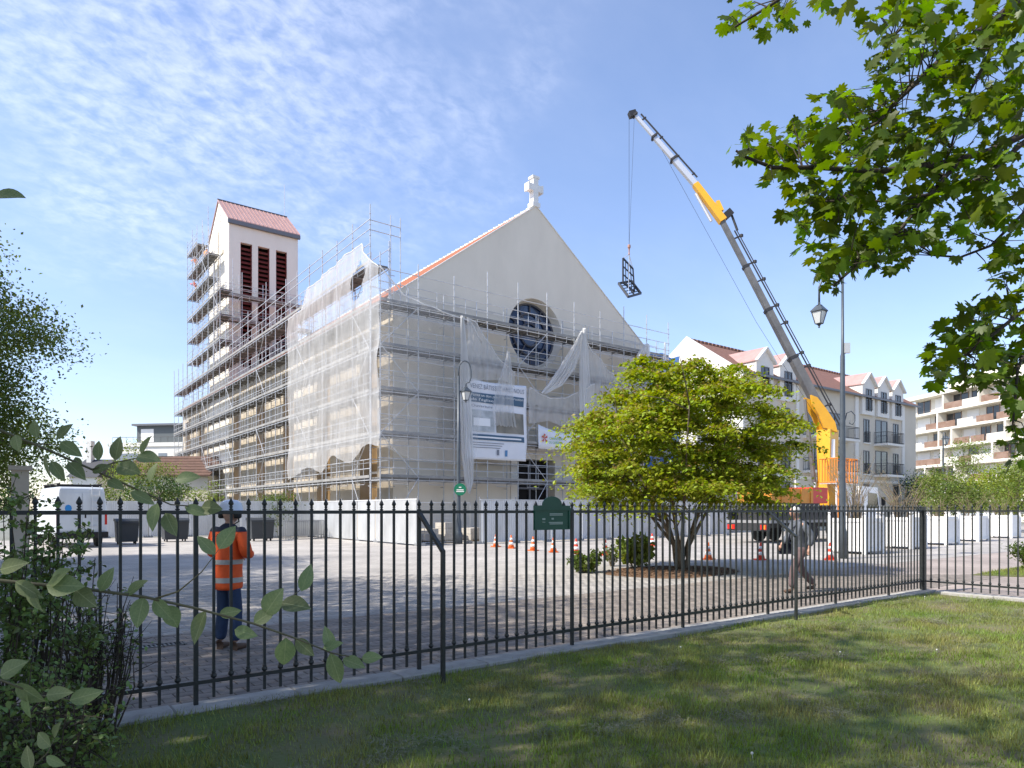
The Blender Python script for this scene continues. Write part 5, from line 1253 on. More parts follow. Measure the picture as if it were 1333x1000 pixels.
b = MB()
for s_ in (-1, 1): b.lathe([(.03, -.045), (.045, -.03), (.045, .03), (.03, .045)], (hc[0]-.02, s_*.115, hc[2]-.01), 8)
b.build('ear_defender', m_blk, hl, local=True)
me = text_mesh('CAMO', .055, m_navyj, .19, 'CENTER')
for v in me.vertices: v.co = Vector((-.142+.03*abs(v.co.x), -v.co.x, 1.335+v.co.y))
obj('lettering', me, jk)
b = MB(); b.path([(.26, -.10, 1.14), (.30, .0, 1.16), (.27, .12, 1.12)], .02, 6); tl_ = b.build('sleeve_cuff', m_navyj, jk, local=True)
# walking man beyond the fence
mp_ = G(1042, 771); ang = math.atan2(-RT[1]*1.0-FW[1]*.15, -RT[0]*1.0-FW[0]*.15)
t = thing('person', 'white haired man in grey jacket and mauve trousers walking behind the fence', 'person', (mp_.x, mp_.y, 0), ang)
hip = (0, 0, .90); kn = [(.20, .09, .50), (-.06, -.09, .47)]; an_ = [(.24, .09, .09), (-.36, -.09, .13)]
sh = [(.05, .20, 1.39), (.03, -.20, 1.39)]; el = [(-.08, .26, 1.12), (.10, -.26, 1.12)]; wr = [(-.02, .27, .88), (.28, -.25, .93)]; nk = (.08, 0, 1.47); hc = (.13, 0, 1.60)
body(t, m_skin, hip, kn, an_, sh, el, wr, nk, hc); hd = head(t, hc, .12, m_skin)
for k in range(2): hand(t, wr[k], Vector(wr[k])-Vector(el[k]), (1, -1)[k], (1, 0, .2), m_skin, .8)
skin('jacket', {'hem': (-.01, 0, .72, .175, .15), 'hem2': (-.01, 0, .76, .178, .152), 'pel': (-.01, 0, .86, .178, .15), 'w': (.0, 0, 1.02, .182, .152), 'ch': (.04, 0, 1.26, .19, .145), 'top': (.06, 0, 1.40, .115, .10), 'co': (.085, 0, 1.475, .07, .07),
    'shL': (.05, .19, 1.375, .088), 'elL': (-.09, .265, 1.12, .074), 'wrL': (-.03, .27, .93, .056), 'shR': (.03, -.19, 1.375, .088), 'elR': (.09, -.265, 1.12, .074), 'wrR': (.24, -.25, .965, .056)},
    [('hem', 'hem2', 'pel', 'w', 'ch', 'top', 'co'), ('ch', 'shL', 'elL', 'wrL'), ('ch', 'shR', 'elR', 'wrR')], m_grj, 2, t)
skin('trousers', {'p0': (0, 0, .96, .145, .125), 'p': (0, 0, .86, .145, .125), 'hL': (.04, .09, .77, .100), 'kL': (.20, .09, .49, .080), 'aL': (.24, .09, .10, .074), 'hR': (-.01, -.09, .77, .100), 'kR': (-.06, -.09, .46, .080), 'aR': (-.34, -.09, .15, .072)},
     [('p0', 'p', 'hL', 'kL', 'aL'), ('p', 'hR', 'kR', 'aR')], m_mauve, 2, t)
shoe(t, (.24, .09, 0), .05, m_boot); shoe(t, (-.35, -.09, .035), 0, m_boot)
b = MB(); b.lathe([(.097, -.02), (.104, .02), (.098, .06), (.07, .10), (.0, .122)], (hc[0]-.018, 0, hc[2]+.005), 14); b.build('hair', m_hair, t, local=True, smooth=True)
b = MB(); b.path([(.07, .16, 1.46), (.21, .02, 1.25), (.17, -.17, 1.00), (.0, -.22, .92), (-.13, -.05, 1.10), (-.09, .13, 1.40), (.07, .16, 1.46)], .014, 5); b.build('bag_strap', m_navyj, t, local=True)
b = MB(); b.box((.16, -.29, .86), (.28, .08, .22)); sbg = b.build('shoulder_bag', m_navyj, t, local=True)
b = MB(); b.bx(.03, .29, -.335, -.331, .88, .965); b.build('flap', m_chas, sbg, local=True)
# two small scaffolders up on the tower
def worker(p, label, col, lean, ang):
    t = thing('person', label, 'person', p, ang, 'scaffolders on the tower scaffold')
    hip = (0, 0, .9); kn = [(.04, .1, .48), (0, -.1, .48)]; an_ = [(0, .11, .08), (-.03, -.11, .08)]; sh = [(lean, .2, 1.36), (lean, -.2, 1.36)]; el = [(lean+.22, .25, 1.2), (lean+.2, -.25, 1.22)]; wr = [(lean+.42, .2, 1.34), (lean+.40, -.2, 1.3)]; nk = (lean+.03, 0, 1.45); hc = (lean+.08, 0, 1.57)
    body(t, m_skin, hip, kn, an_, sh, el, wr, nk, hc); head(t, hc, 0, m_skin)
    skin('jacket', {'p': (0, 0, .88, .17, .14), 'ch': (lean*.9, 0, 1.24, .185, .14), 'top': (lean, 0, 1.42, .10, .09), 'shL': (lean, .19, 1.36, .085), 'elL': (lean+.22, .25, 1.2, .07), 'wrL': (lean+.38, .2, 1.32, .055), 'shR': (lean, -.19, 1.36, .085), 'elR': (lean+.2, -.25, 1.22, .07), 'wrR': (lean+.36, -.2, 1.29, .055)}, [('p', 'ch', 'top'), ('ch', 'shL', 'elL', 'wrL'), ('ch', 'shR', 'elR', 'wrR')], col, 1, t)
    skin('trousers', {'p': (0, 0, .88, .14, .12), 'kL': (.04, .1, .48, .08), 'aL': (0, .11, .06, .08), 'kR': (0, -.1, .48, .08), 'aR': (-.03, -.11, .06, .08)}, [('p', 'kL', 'aL'), ('p', 'kR', 'aR')], m_navyj, 1, t)
    b = MB(); b.lathe([(.14, -.01), (.14, .01), (.13, .05), (.10, .10), (0, .13)], (hc[0], 0, hc[2]+.04), 12); b.build('helmet', m_helm, t, local=True)
    for k in range(2): shoe(t, (an_[k][0], an_[k][1], 0), 0, m_boot)
    for k in range(2): hand(t, wr[k], (1, 0, .2), (1, -1)[k], (0, 0, 1), m_skin)
m_hv2 = mat('hi_vis_pale_orange', (0.85, 0.25, 0.08), 0.7)
worker((SX+.55, 74.6, LV[10]), 'scaffolder in orange on the upper deck of the tower scaffold', m_hv2, .12, 0.3); worker((SX+.4, 77.6, LV[10]), 'scaffolder in orange bending at the far end of the tower scaffold', m_hv2, .25, 1.9)
worker((SX+.5, 78.2, LV[9]), 'scaffolder in red orange one deck lower on the tower scaffold', mat('hi_vis_red', (.75, .10, .05), .7), .2, 2.2)
# ------------------------------------------------------------------ apartment house with dormers, right of the church
m_cream = mat('render_cream', (0.62, 0.565, 0.47), 0.9, 0, (0.56, 0.51, 0.42), .4); m_offw = mat('render_white', (0.76, 0.74, 0.69), 0.9, 0, (0.71, 0.69, 0.64), .4); m_bwin = mat('window_glass', (0.03, 0.035, 0.04), 0.1, spec=.8); m_wfr = mat('window_frame_grey', (0.16, 0.16, 0.17), 0.5); m_rail = mat('balcony_iron', (0.05, 0.052, 0.055), 0.5)
m_tile2 = mat('roof_tile_brown', (0.23, 0.115, 0.08), 0.8, 0, (0.17, 0.085, 0.062), 4, bump=.5, bscale=8)
HY0, HY1, HX0, HX1, HE, HR = 31.0, 41.0, 44.6, 74.0, 12.2, 15.5
hs = thing('apartment_house', 'cream apartment house with white gabled dormers and iron balconies beside the church', 'building', ((HX0+HX1)/2, HY0, 0))
def opening(root, x, z, w_, h_, y=HY0, rail=False, sill=True):
    wn = obj('window', None, root)
    b = MB(); b.bx(x-w_/2, x+w_/2, y-.004, y+.02, z, z+h_); b.build('pane', m_bwin, wn)
    b = MB()
    for q in ((x-w_/2-.07, x-w_/2, z, z+h_), (x+w_/2, x+w_/2+.07, z, z+h_), (x-w_/2-.07, x+w_/2+.07, z+h_, z+h_+.07), (x-.035, x+.035, z, z+h_)): b.bx(q[0], q[1], y-.05, y-.006, q[2], q[3])
    b.build('frame', m_wfr, wn)
    if sill: b = MB(); b.bx(x-w_/2-.12, x+w_/2+.12, y-.14, y-.003, z-.1, z-.002); b.build('sill', m_offw, wn)
    if rail:
        b = MB()
        for zz in (z+.12, z+1.0): b.tube((x-w_/2-.05, y-.16, zz), (x+w_/2+.05, y-.16, zz), .02, 4)
        k = 8
        for i in range(k+1): b.tube((x-w_/2+w_*i/k, y-.16, z+.12), (x-w_/2+w_*i/k, y-.16, z+1.0), .013, 4)
        b.build('railing', m_rail, wn)
def balcony(root, x0, x1, z, y, d=1.1):
    bl = obj('balcony', None, root)
    b = MB(); b.bx(x0, x1, y-d, y-.003, z-.2, z); b.build('slab', m_offw, bl)
    b = MB(); pr = [(x0+.05, y-.05), (x0+.05, y-d+.06), (x1-.05, y-d+.06), (x1-.05, y-.05)]
    for a, c in zip(pr[:-1], pr[1:]):
        for zz in (z+.1, z+1.05): b.tube((*a, zz), (*c, zz), .022, 4)
        L_ = math.hypot(c[0]-a[0], c[1]-a[1]); k = max(2, int(L_/.16))
        for i in range(k+1): f_ = i/k; b.tube((a[0]+(c[0]-a[0])*f_, a[1]+(c[1]-a[1])*f_, z+.0), (a[0]+(c[0]-a[0])*f_, a[1]+(c[1]-a[1])*f_, z+1.05), .013, 4)
    b.build('railing', m_rail, bl)
b = MB(); b.bx(HX0, HX1, HY0, HY1, 0, HE); b.build('wall', m_cream, hs)
ym = (HY0+HY1)/2
b = MB(); b.prism([(HX0, HY0, HE+.001), (HX0, HY1, HE+.001), (HX0, ym, HR-.1)], (.4, 0, 0)); b.build('gable', m_offw, hs); b = MB(); b.prism([(HX1-.4, HY0, HE+.001), (HX1-.4, HY1, HE+.001), (HX1-.4, ym, HR-.1)], (.4, 0, 0)); b.build('gable', m_offw, hs); b = MB(); b.prism([(HX0-.16, HY0-.3, HE-.1), (HX0-.16, ym, HR+.25), (HX0-.16, HY1+.3, HE-.1), (HX0-.16, HY1+.3, HE-6), (HX0-.16, HY0-.3, HE-6)], (.158, 0, 0)); b.build('gable_wall', m_offw, hs)
b = MB()
for sy in (-1, 1):
    ye = ym+sy*(ym-HY0+.35); b.prism([(HX0+.05, ym, HR), (HX0+.05, ye, HE-.08), (HX0+.05, ye, HE-.22), (HX0+.05, ym, HR-.2)], (HX1-HX0-.05, 0, 0))
hrf = b.build('roof', m_tile2, hs)
b = MB(); xx = HX0+.1
while xx < HX1-.4: b.bx(xx, xx+.36, ym-.14, ym+.14, HR-.06, HR+.12); xx += .5
b.build('ridge_tile', m_tile2, hrf, kind='stuff')
b = MB(); b.bx(HX0, HX1, HY0-.5, HY0-.36, HE-.28, HE-.12); b.build('gutter', m_zinc, hs)
for dx_ in (47.4, 50.6, 63.8, 66.7, 69.6):
    dm = obj('dormer', None, hs); hw_ = 1.15; zt, zp = 13.1, 14.1; yf = HY0-.22
    b = MB(); b.prism([(dx_-hw_, yf, 10.4), (dx_+hw_, yf, 10.4), (dx_+hw_, yf, zt), (dx_, yf, zp), (dx_-hw_, yf, zt)], (0, 3.6, 0)); b.build('wall', m_offw, dm)
    b = MB()
    for s_ in (-1, 1): b.beam((dx_, yf-.12, zp+.12), (dx_+s_*(hw_+.14), yf-.12, zt-.02), .28, .14, up=(0, 0, 1))
    b.build('coping', m_offw, dm)
    b = MB()
    for s_ in (-1, 1): b.prism([(dx_, yf+.05, zp+.1), (dx_+s_*(hw_+.1), yf+.05, zt-.02), (dx_+s_*(hw_+.1), yf+.05, zt+.05), (dx_, yf+.05, zp+.2)], (0, 3.6, 0))
    b.build('roof', m_copper, dm)
    opening(dm, dx_, 10.75, .95, 1.95, yf, rail=True, sill=False)
for z_ in (1.9, 4.95, 7.85):
    for x_ in (47.4, 50.6): opening(hs, x_, z_, 1.05, 2.0, rail=z_ > 2)
    for x_ in (63.8, 69.6): opening(hs, x_, z_, .95, 2.1, rail=z_ > 2)
    opening(hs, 72.6, z_, .0001+.7, 1.2) if False else None
for z_ in (4.95, 7.85, 10.3):
    if z_ < 10: 
        for x_ in (55.0, 58.2): opening(hs, x_, z_, 1.9, 2.2, sill=False)
        balcony(hs, 53.1, 60.5, z_-.02, HY0); opening(hs, 66.7, z_, 2.2, 2.2, sill=False); balcony(hs, 65.2, 68.6, z_-.02, HY0, 1.3)
for x_ in (53.6, 56.4, 59.2): opening(hs, x_, 1.2, 1.6, 2.1)
for x_ in (61.9, 62.25): pass
for x0_, x1_ in ((61.6, 62.2), (70.8, 71.3), (52.0, 52.4)): b = MB(); b.bx(x0_, x1_, HY0-.12, HY0-.003, 0, HE-.3); b.build('pilaster', m_offw, hs)
b = MB(); b.bx(HX0, 61.6, HY0-.10, HY0-.003, 4.2, 4.45); b.bx(62.2, 70.8, HY0-.10, HY0-.003, 4.2, 4.45); b.bx(71.3, HX1, HY0-.1, HY0-.003, 4.2, 4.45); b.build('string_course', m_offw, hs)

# ------------------------------------------------------------------ modern balconied block far right
pA, pB = P(1192, 664, 112), P(1345, 664, 90); dv = Vector((pB.x-pA.x, pB.y-pA.y, 0)); Lb = dv.length; dv.normalize(); az = math.atan2(dv.y, dv.x)
mb = thing('apartment_block', 'cream modern apartment block with continuous brown balconies in sunlight', 'building', (pA.x, pA.y, 0), az)
m_brn = mat('balcony_brown', (0.22, 0.13, 0.085), 0.5, 0, (0.30, 0.20, 0.15), 1.0); m_bl = mat('block_cream', (0.74, 0.70, 0.61), 0.85, 0, (0.69, 0.65, 0.56), .3); m_awn = mat('shutter_white', (0.78, 0.77, 0.74), 0.6)
b = MB(); b.bx(0, Lb, .02, 14, 0, 19.6); b.bx(4, Lb-2, 2.5, 12, 19.6, 22.2); b.build('wall', m_bl, mb, local=True)
b = MB(); b.bx(-.3, Lb+.3, -1.6, .0, 19.3, 19.9); b.build('cornice', m_bl, mb, local=True)
rg = random.Random(5)
for f in range(7):
    z_ = .4+2.75*f
    if f:
        b = MB(); b.bx(-.2, Lb, -1.5, .018, z_-.35, z_); b.build('balcony_slab', m_bl, mb, local=True)
    x_ = .6
    while x_ < Lb-2.5:
        w_ = rg.choice((1.6, 2.2, 2.8)); wn = obj('window', None, mb)
        if rg.random() < .45: b = MB(); b.bx(x_, x_+w_, -.06, .015, z_+.1, z_+2.2); b.build('shutter', m_awn, wn, local=True)
        else:
            b = MB(); b.bx(x_, x_+w_, -.03, .015, z_+.1, z_+2.2); b.build('pane', m_bwin, wn, local=True)
            b = MB(); b.bx(x_+w_/2-.05, x_+w_/2+.05, -.07, -.035, z_+.1, z_+2.2); b.bx(x_-.07, x_, -.07, .01, z_+.1, z_+2.27); b.bx(x_+w_, x_+w_+.07, -.07, .01, z_+.1, z_+2.27); b.build('frame', m_brn, wn, local=True)
        if f and rg.random() < .85:
            b = MB(); x1 = min(x_+w_+.5, Lb); b.bx(x_-.3, x1, -1.46, -1.42, z_+.05, z_+.95); b.build('balcony_panel', m_brn if rg.random() < .75 else m_bl, mb, local=True)
        if f and rg.random() < .3: b = MB(); b.bx(x_+w_+.45, x_+w_+.75, -1.49, .017, z_+.001, z_+2.39); b.build('divider', m_bl, mb, local=True)
        x_ += w_+rg.uniform(.7, 1.4)
b = MB()
for xx in (8, 16): b.bx(xx, xx+1.2, 5, 6.2, 22.2, 23.8)
b.build('chimney', m_bl, mb, local=True)

# ------------------------------------------------------------------ buildings behind the site on the left
pA = P(143, 664, 88); t = thing('apartment_block', 'white flat roofed block with dark penthouse behind the left hoarding', 'building', (pA.x, pA.y, 0), -R(36.7)+R(-8))
b = MB(); b.bx(0, 14, 0, 11, 0, 10.2); b.build('wall', m_offw, t, local=True)
b = MB(); b.bx(2.6, 13.5, 1.6, 10, 10.2, 12.6); b.build('penthouse', mat('penthouse_slate', (.10, .115, .12), .6), t, local=True)
b = MB(); b.bx(2.2, 13.9, 1.1, 10.3, 12.6, 12.85); b.build('penthouse_roof', m_zinc, t, local=True)
b = MB(); b.bx(-.15, 14.15, -.15, -.002, 9.75, 10.25); b.bx(-.15, -.002, -.15, 11, 9.75, 10.25); b.build('parapet', m_offw, t, local=True)
for x_, w_, z_ in ((1.0, 3.0, 7.0), (4.4, 1.2, 7.0), (6.8, 1.2, 7.0), (9.5, 1.2, 7.0), (1.0, 3.0, 4.0), (5.4, 1.2, 4.0), (9.5, 1.2, 4.0)):
    wn = obj('window', None, t); b = MB(); b.bx(x_, x_+w_, -.03, .01, z_, z_+1.9); b.build('pane', mat('window_sky_glass', (.16, .19, .23), .12, spec=.8), wn, local=True); b = MB(); b.bx(x_-.1, x_+w_+.1, -.12, -.001, z_-.14, z_-.01); b.build('sill', m_offw, wn, local=True)
wn = obj('window', None, t); b = MB(); b.bx(3.2, 5.0, 1.57, 1.61, 10.5, 12.2); b.build('pane', m_awn, wn, local=True)
b = MB(); b.tube((.2, .2, 11.0), (13.8, .2, 11.0), .03, 4)
for i in range(15): b.tube((.2+i*.97, .2, 10.2), (.2+i*.97, .2, 11.0), .02, 4)
b.build('terrace_railing', m_rail, t, local=True)
pA = P(163, 664, 66); t = thing('tiled_house', 'low house with brown tiled roof behind the left hedge', 'building', (pA.x, pA.y, 0), -R(36.7))
b = MB(); b.bx(0, 8, 0, 6, 0, 5.0); b.build('wall', m_cream, t, local=True)
for i in range(7):
    b = MB(); y0, y1 = -.5+i*.52, -.5+(i+1)*.52; z0, z1 = 4.9+i*.30, 4.9+(i+1)*.30; b.prism([(-.4, y0, z0), (-.4, y1+.06, z1), (-.4, y1+.06, z1+.1), (-.4, y0, z0+.14)], (8.8, 0, 0)); b.build('roof_course', mat('old_tile', (.15, .085, .062), .9, 0, (.10, .06, .045), 3), t, local=True)
b = MB(); b.prism([(-.38, 3.2, 6.8), (-.38, 6.4, 4.9), (-.38, 6.4, 5.0), (-.38, 3.2, 7.0)], (8.7, 0, 0)); b.build('roof_rear', m_tile2, t, local=True)
pA = P(90, 664, 72); t = thing('slate_house', 'dark roofed house with a pale chimney beyond the van', 'building', (pA.x, pA.y, 0), -R(36.7))
b = MB(); b.bx(0, 2.9, 0, 6, 0, 5.2); b.build('wall', m_offw, t, local=True); b = MB(); b.prism([(-.2, -.3, 5.1), (-.2, 3, 7.2), (-.2, 6.3, 5.1)], (3.3, 0, 0)); rf_ = b.build('roof', mat('slate_dark', (.05, .052, .06), .7), t, local=True); b = MB(); b.bx(.3, .8, 2.4, 3.1, 6.3, 9.2); b.build('chimney', m_offw, rf_, local=True)
pA = P(26, 664, 19); t = thing('gate_pillar', 'pale stone gate pillar half hidden under the left trees', 'pillar', (pA.x, pA.y, 0))
b = MB(); b.bx(-.2, .2, -.2, .2, 0, 2.75); b.build('shaft', m_stone, t, local=True); b = MB(); b.prism([(-.27, -.27, 2.75), (.27, -.27, 2.75), (.27, .27, 2.75), (-.27, .27, 2.75)], (0, 0, .12)); b.build('cap', m_stone, t, local=True)
# slim lamp in the far right street
pA = P(1228, 664, 60); t = thing('street_lamp', 'slim far street lamp before the modern apartment block', 'street lamp', (pA.x, pA.y, 0))
b = MB(); b.lathe([(.12, 0), (.10, 1), (.06, 8.2)], n=8); b.build('pole', m_lamp, t, local=True); lantern(t, (.5, 0, 8.3), 1.0); b = MB(); b.path([(0, 0, 8.1), (.1, 0, 8.45), (.4, 0, 8.5), (.5, 0, 8.3)], .03, 5); b.build('arm', m_lamp, t, local=True)

# ------------------------------------------------------------------ trees and shrubs
m_bark = mat('bark', (0.11, 0.085, 0.06), 0.95, 0, (0.17, 0.14, 0.10), 8, bump=.7, bscale=22, stretch=(1, 1, .3)); m_barkd = mat('bark_dark', (0.045, 0.035, 0.028), 0.95, 0, (0.07, 0.055, 0.04), 10, bump=.5, bscale=25)
m_lf_mid = mat('leaf_mid', (0.075, 0.125, 0.022), 0.5, 0, (0.12, 0.155, 0.03), .7, island=.32, transl=.38); m_lf_dark = mat('leaf_dark', (0.035, 0.075, 0.018), 0.45, 0, (0.05, 0.095, 0.022), .9, island=.35, transl=.28)
m_lf_lime = mat('leaf_lime', (0.31, 0.35, 0.03), 0.5, 0, (0.19, 0.27, 0.02), 1.3, island=.38, transl=.40); m_lf_tip = mat('leaf_tip', (0.33, 0.22, 0.07), 0.55, 0, (0.26, 0.24, 0.05), 1.5, island=.3, transl=.35)
m_lf_maple = mat('leaf_maple', (0.115, 0.195, 0.02), 0.42, 0, (0.07, 0.14, 0.016), 2.5, island=.34, objrand=.28, transl=.56)
m_lf_fore = mat('leaf_foreground', (0.20, 0.25, 0.11), 0.5, 0, (0.15, 0.20, 0.09), 14, objrand=.22, transl=.30)
def add_veins(m):
    t = m.node_tree; L = t.links.new; p = [n for n in t.nodes if n.type == 'BSDF_PRINCIPLED'][0]; src = p.inputs['Base Color'].links[0].from_socket
    def mth(op, a, b=None):
        q = t.nodes.new('ShaderNodeMath'); q.operation = op
        for i, v in enumerate((a, b)):
            if v is None: continue
            if isinstance(v, (int, float)): q.inputs[i].default_value = v
            else: L(v, q.inputs[i])
        return q.outputs[0]
    tcn = t.nodes.new('ShaderNodeTexCoord'); sp_ = t.nodes.new('ShaderNodeSeparateXYZ'); L(tcn.outputs['Object'], sp_.inputs[0]); ax_ = mth('ABSOLUTE', sp_.outputs[0])
    mid = mth('LESS_THAN', ax_, .012); lat = mth('LESS_THAN', mth('ABSOLUTE', mth('SINE', mth('MULTIPLY', mth('SUBTRACT', sp_.outputs[1], mth('MULTIPLY', ax_, 1.0)), 24.0))), .13)
    f_ = mth('MAXIMUM', mth('MULTIPLY', mid, .8), mth('MULTIPLY', lat, .35)); mx_ = t.nodes.new('ShaderNodeMix'); mx_.data_type = 'RGBA'; L(f_, mx_.inputs['Factor']); L(src, mx_.inputs['A']); mx_.inputs['B'].default_value = (.34, .38, .20, 1)
    L(mx_.outputs['Result'], p.inputs['Base Color'])
add_veins(m_lf_fore)
def crown_points(rg, n, r, zc, rz, shell=.55):
    d = rg.normal(size=(n, 3)); d /= np.linalg.norm(d, axis=1)[:, None]; q = shell+(1-shell)*rg.random(n)**.6
    p = d*q[:, None]*np.array([r, r, rz]); p[:, 2] += zc; return p
def make_tree(name, label, loc, h, r, zb, n_cl, per, leaf, m, seed, trunk_r=.2, cl_r=.6, group=None, cat='tree', limbs=14, up=.45):
    rg = np.random.default_rng(seed); t = thing(name, label, cat, loc, 0, group); rp = random.Random(seed)
    zc, rz = (zb+h)/2, (h-zb)/2; cl = crown_points(rg, n_cl, r, zc, rz, .35)
    lump = 1+.22*np.sin(cl[:, 0]*1.3+seed)*np.sin(cl[:, 1]*1.1+2*seed)+.15*np.sin(cl[:, 2]*2+seed); cl[:, :2] *= lump[:, None]
    b = MB(); top = zb+(h-zb)*.7; tp = [Vector((.12*math.sin(k*1.3+seed)*k*.25, .12*math.cos(k*1.7+seed)*k*.25, top*k/5)) for k in range(6)]
    b.path(tp, [trunk_r*(1.25 if k == 0 else 1-.16*k) for k in range(6)], 9); b.build('trunk', m_bark, t, local=True, smooth=True)
    b = MB()
    for k in range(min(limbs, n_cl)):
        c = Vector(cl[k*(n_cl//limbs)]); f_ = rp.uniform(.35, .9); s0 = tp[min(4, int(f_*5))]; md = s0.lerp(c, .5)+Vector((0, 0, .25*r*rp.random()))
        b.path([s0, md, c], [trunk_r*.38, trunk_r*.22, trunk_r*.06], 5)
    b.build('limbs', m_bark, t, local=True, kind='stuff')
    n = n_cl*per; pos = np.repeat(cl, per, 0)+rg.normal(0, 1, (n, 3))*np.array([cl_r, cl_r, cl_r*.55])
    obj('crown', leaf_mesh('crown', pos, rand_frames(n, up, rg, .5), rg.uniform(.7, 1.3, n)*leaf, LEAF_SMALL, m), t, kind='stuff')
    return t
# row of large trees left of the frame; the second one from the far end shows at the picture's edge
make_tree('broadleaf_tree', 'dense yellow green broadleaf tree at the plaza edge above the van', (-2.5, 26.0, 0), 10.2, 3.9, .8, 330, 290, .105, m_lf_mid, 13, .28, .46, 'trees along the left edge of the plaza')
left_tree = make_tree('broadleaf_tree', 'large broadleaf tree at the plaza edge near the gate pillar', (-7.6, 24.5, 0), 15, 5.4, 2.4, 360, 70, .19, m_lf_mid, 3, .32, .55, 'trees along the left edge of the plaza')
def shade_tree(loc, rz, s, label):
    c = copy_tree(left_tree); c.location = loc; c.rotation_euler.z = rz; c.scale = (s, s, s); c['label'] = label
for loc, rz, s, l_ in (((-6.8, 6.4, 0), 1.1, .98, 'large broadleaf tree beside the lawn opposite the iron fence end'), ((-7.0, 14.8, 0), 2.3, 1.0, 'large broadleaf tree between lawn and plaza'),
                       ((-5.2, -2.2, 0), 4.0, .92, 'large broadleaf tree on the lawn behind the leaning shrub'), ((-13.5, 10.5, 0), 5.2, 1.2, 'large broadleaf tree in the second row from the plaza'),
                       ((-13.5, 20, 0), .6, 1.2, 'large broadleaf tree in the second row near the pillar')): shade_tree(loc, rz, s, l_)
# trees behind the left hoarding and beside the houses
for a in (('garden_tree', 'yellow green garden tree before the white block', P(178, 664, 58), 7.4, 2.3, 1.5, 60, 60, .17, m_leaf_y, 21), ('garden_tree', 'dark garden tree below the tiled roof', P(205, 664, 52), 4.6, 2.4, .4, 60, 60, .17, m_lf_dark, 22),
          ('garden_tree', 'bright garden tree beside the scaffold end', P(222, 664, 60), 5.8, 1.5, 1.2, 40, 60, .16, m_leaf_y, 23), ('garden_tree', 'leafy tree beyond the van roof', P(120, 664, 62), 4.6, 2.6, .5, 50, 60, .18, m_lf_mid, 24),
          ('garden_tree', 'tall garden tree behind the gate pillar', P(20, 664, 42), 8.5, 2.8, .8, 70, 60, .18, m_lf_mid, 25)):
    make_tree(a[0], a[1], (a[2].x, a[2].y, 0), *a[3:11], trunk_r=.14, cl_r=.45, group='garden trees behind the left hoarding', limbs=8)
make_tree('young_tree', 'young light green tree before the side scaffold', (*P(268, 664, 47).xy, 0), 3.6, 1.3, 1.0, 34, 40, .13, m_leaf_y, 31, trunk_r=.06, cl_r=.32, limbs=10)
make_tree('leafy_bush', 'tall leafy bush at the hoarding beside the side scaffold', (*P(357, 664, 41.5).xy, 0), 2.9, 1.45, .1, 60, 70, .11, m_lf_mid, 32, trunk_r=.06, cl_r=.35, cat='bush', limbs=10)
# trees along the far right street
for k, (px_, D_, h_, r_, m_, l_) in enumerate(((1203, 66, 5.6, 2.2, m_lf_dark, 'dark leaved tree at the end of the cream apartment house'), (1232, 58, 5.4, 1.9, m_leaf_y, 'yellow green tree beside the slim street lamp'), (1262, 70, 9.0, 2.2, m_leaf_y, 'tall pale green tree before the modern block'),
        (1294, 54, 5.0, 1.9, m_lf_lime, 'lime green tree behind the white planters'), (1325, 50, 5.2, 1.8, m_leaf_y, 'yellow green tree at the far end of the planters'), (1345, 75, 9.5, 3.0, m_lf_mid, 'tall green tree beyond the planters'), (1250, 48, 3.4, 1.3, m_lf_mid, 'low lime green tree near the third planter'))):
    q = P(px_, 664, D_); make_tree('street_tree', l_, (q.x, q.y, 0), h_, r_, 1.2, 60, 70, .17, m_, 60+k, trunk_r=.12, cl_r=.5, group='trees along the far right street', limbs=8)
# the multi-stemmed tree on the plaza
tp_ = G(887, 743); tr_ = thing('plaza_tree', 'spreading lime green multi-stemmed tree in a mulch bed on the plaza', 'tree', (tp_.x, tp_.y, 0))
rp = random.Random(9); rg = np.random.default_rng(9)
b = MB(); ends_ = []
for k in range(9):
    a = 2*math.pi*k/9+rp.uniform(-.3, .3); L_ = rp.uniform(1.5, 2.9); c_, s_ = math.cos(a), math.sin(a); r0 = .035+.035*rp.random()
    p0 = Vector((c_*.08, s_*.08, -.05)); p1 = Vector((c_*.22, s_*.22, .7)); p2 = Vector((c_*L_*.45, s_*L_*.45, 1.7+rp.uniform(0, .5))); p3 = Vector((c_*L_, s_*L_, 2.6+rp.uniform(-.3, 1.6)))
    b.path([p0, p0.lerp(p1, .5)+Vector((rp.gauss(0, .03), rp.gauss(0, .03), 0)), p1, p2, p3], [r0*1.25, r0*1.05, r0, r0*.62, r0*.25], 7)
    for j in range(7):
        f_ = rp.uniform(.15, 1); q = p1.lerp(p2, f_*2) if f_ < .5 else p2.lerp(p3, f_*2-1); a2 = a+rp.uniform(-1.1, 1.1); e = q+Vector((math.cos(a2), math.sin(a2), rp.uniform(.1, 1.2)))*rp.uniform(.6, 1.5)
        b.path([q, q.lerp(e, .5)+Vector((0, 0, .08)), e], [r0*.35, r0*.22, .006], 5); ends_.append(e)
b.build('trunk', m_bark, tr_, local=True, smooth=True)
pads = []
while len(pads) < 185:                                   # overlapping flat pads of foliage with gaps between them
    d = rg.normal(size=3); d /= np.linalg.norm(d); q = .35+.65*rg.random()**.5
    x_, y_, z_ = d[0]*q*2.95, d[1]*q*2.95, 3.3+d[2]*q*2.45; rr_ = math.hypot(x_, y_)
    low = 1.95 if rr_ < 1.4 else (1.55 if rr_ < 2.2 else 1.05)
    if z_ < low or rr_ > 3.05*math.sqrt(max(.05, 1-((z_-2.9)/2.95)**2))*(1+.10*math.sin(3*math.atan2(y_, x_)+1.5*z_)): continue
    if pads and min((x_-p[0])**2+(y_-p[1])**2+((z_-p[2])*1.9)**2 for p in pads) < .23: continue
    pads.append((x_, y_, z_))
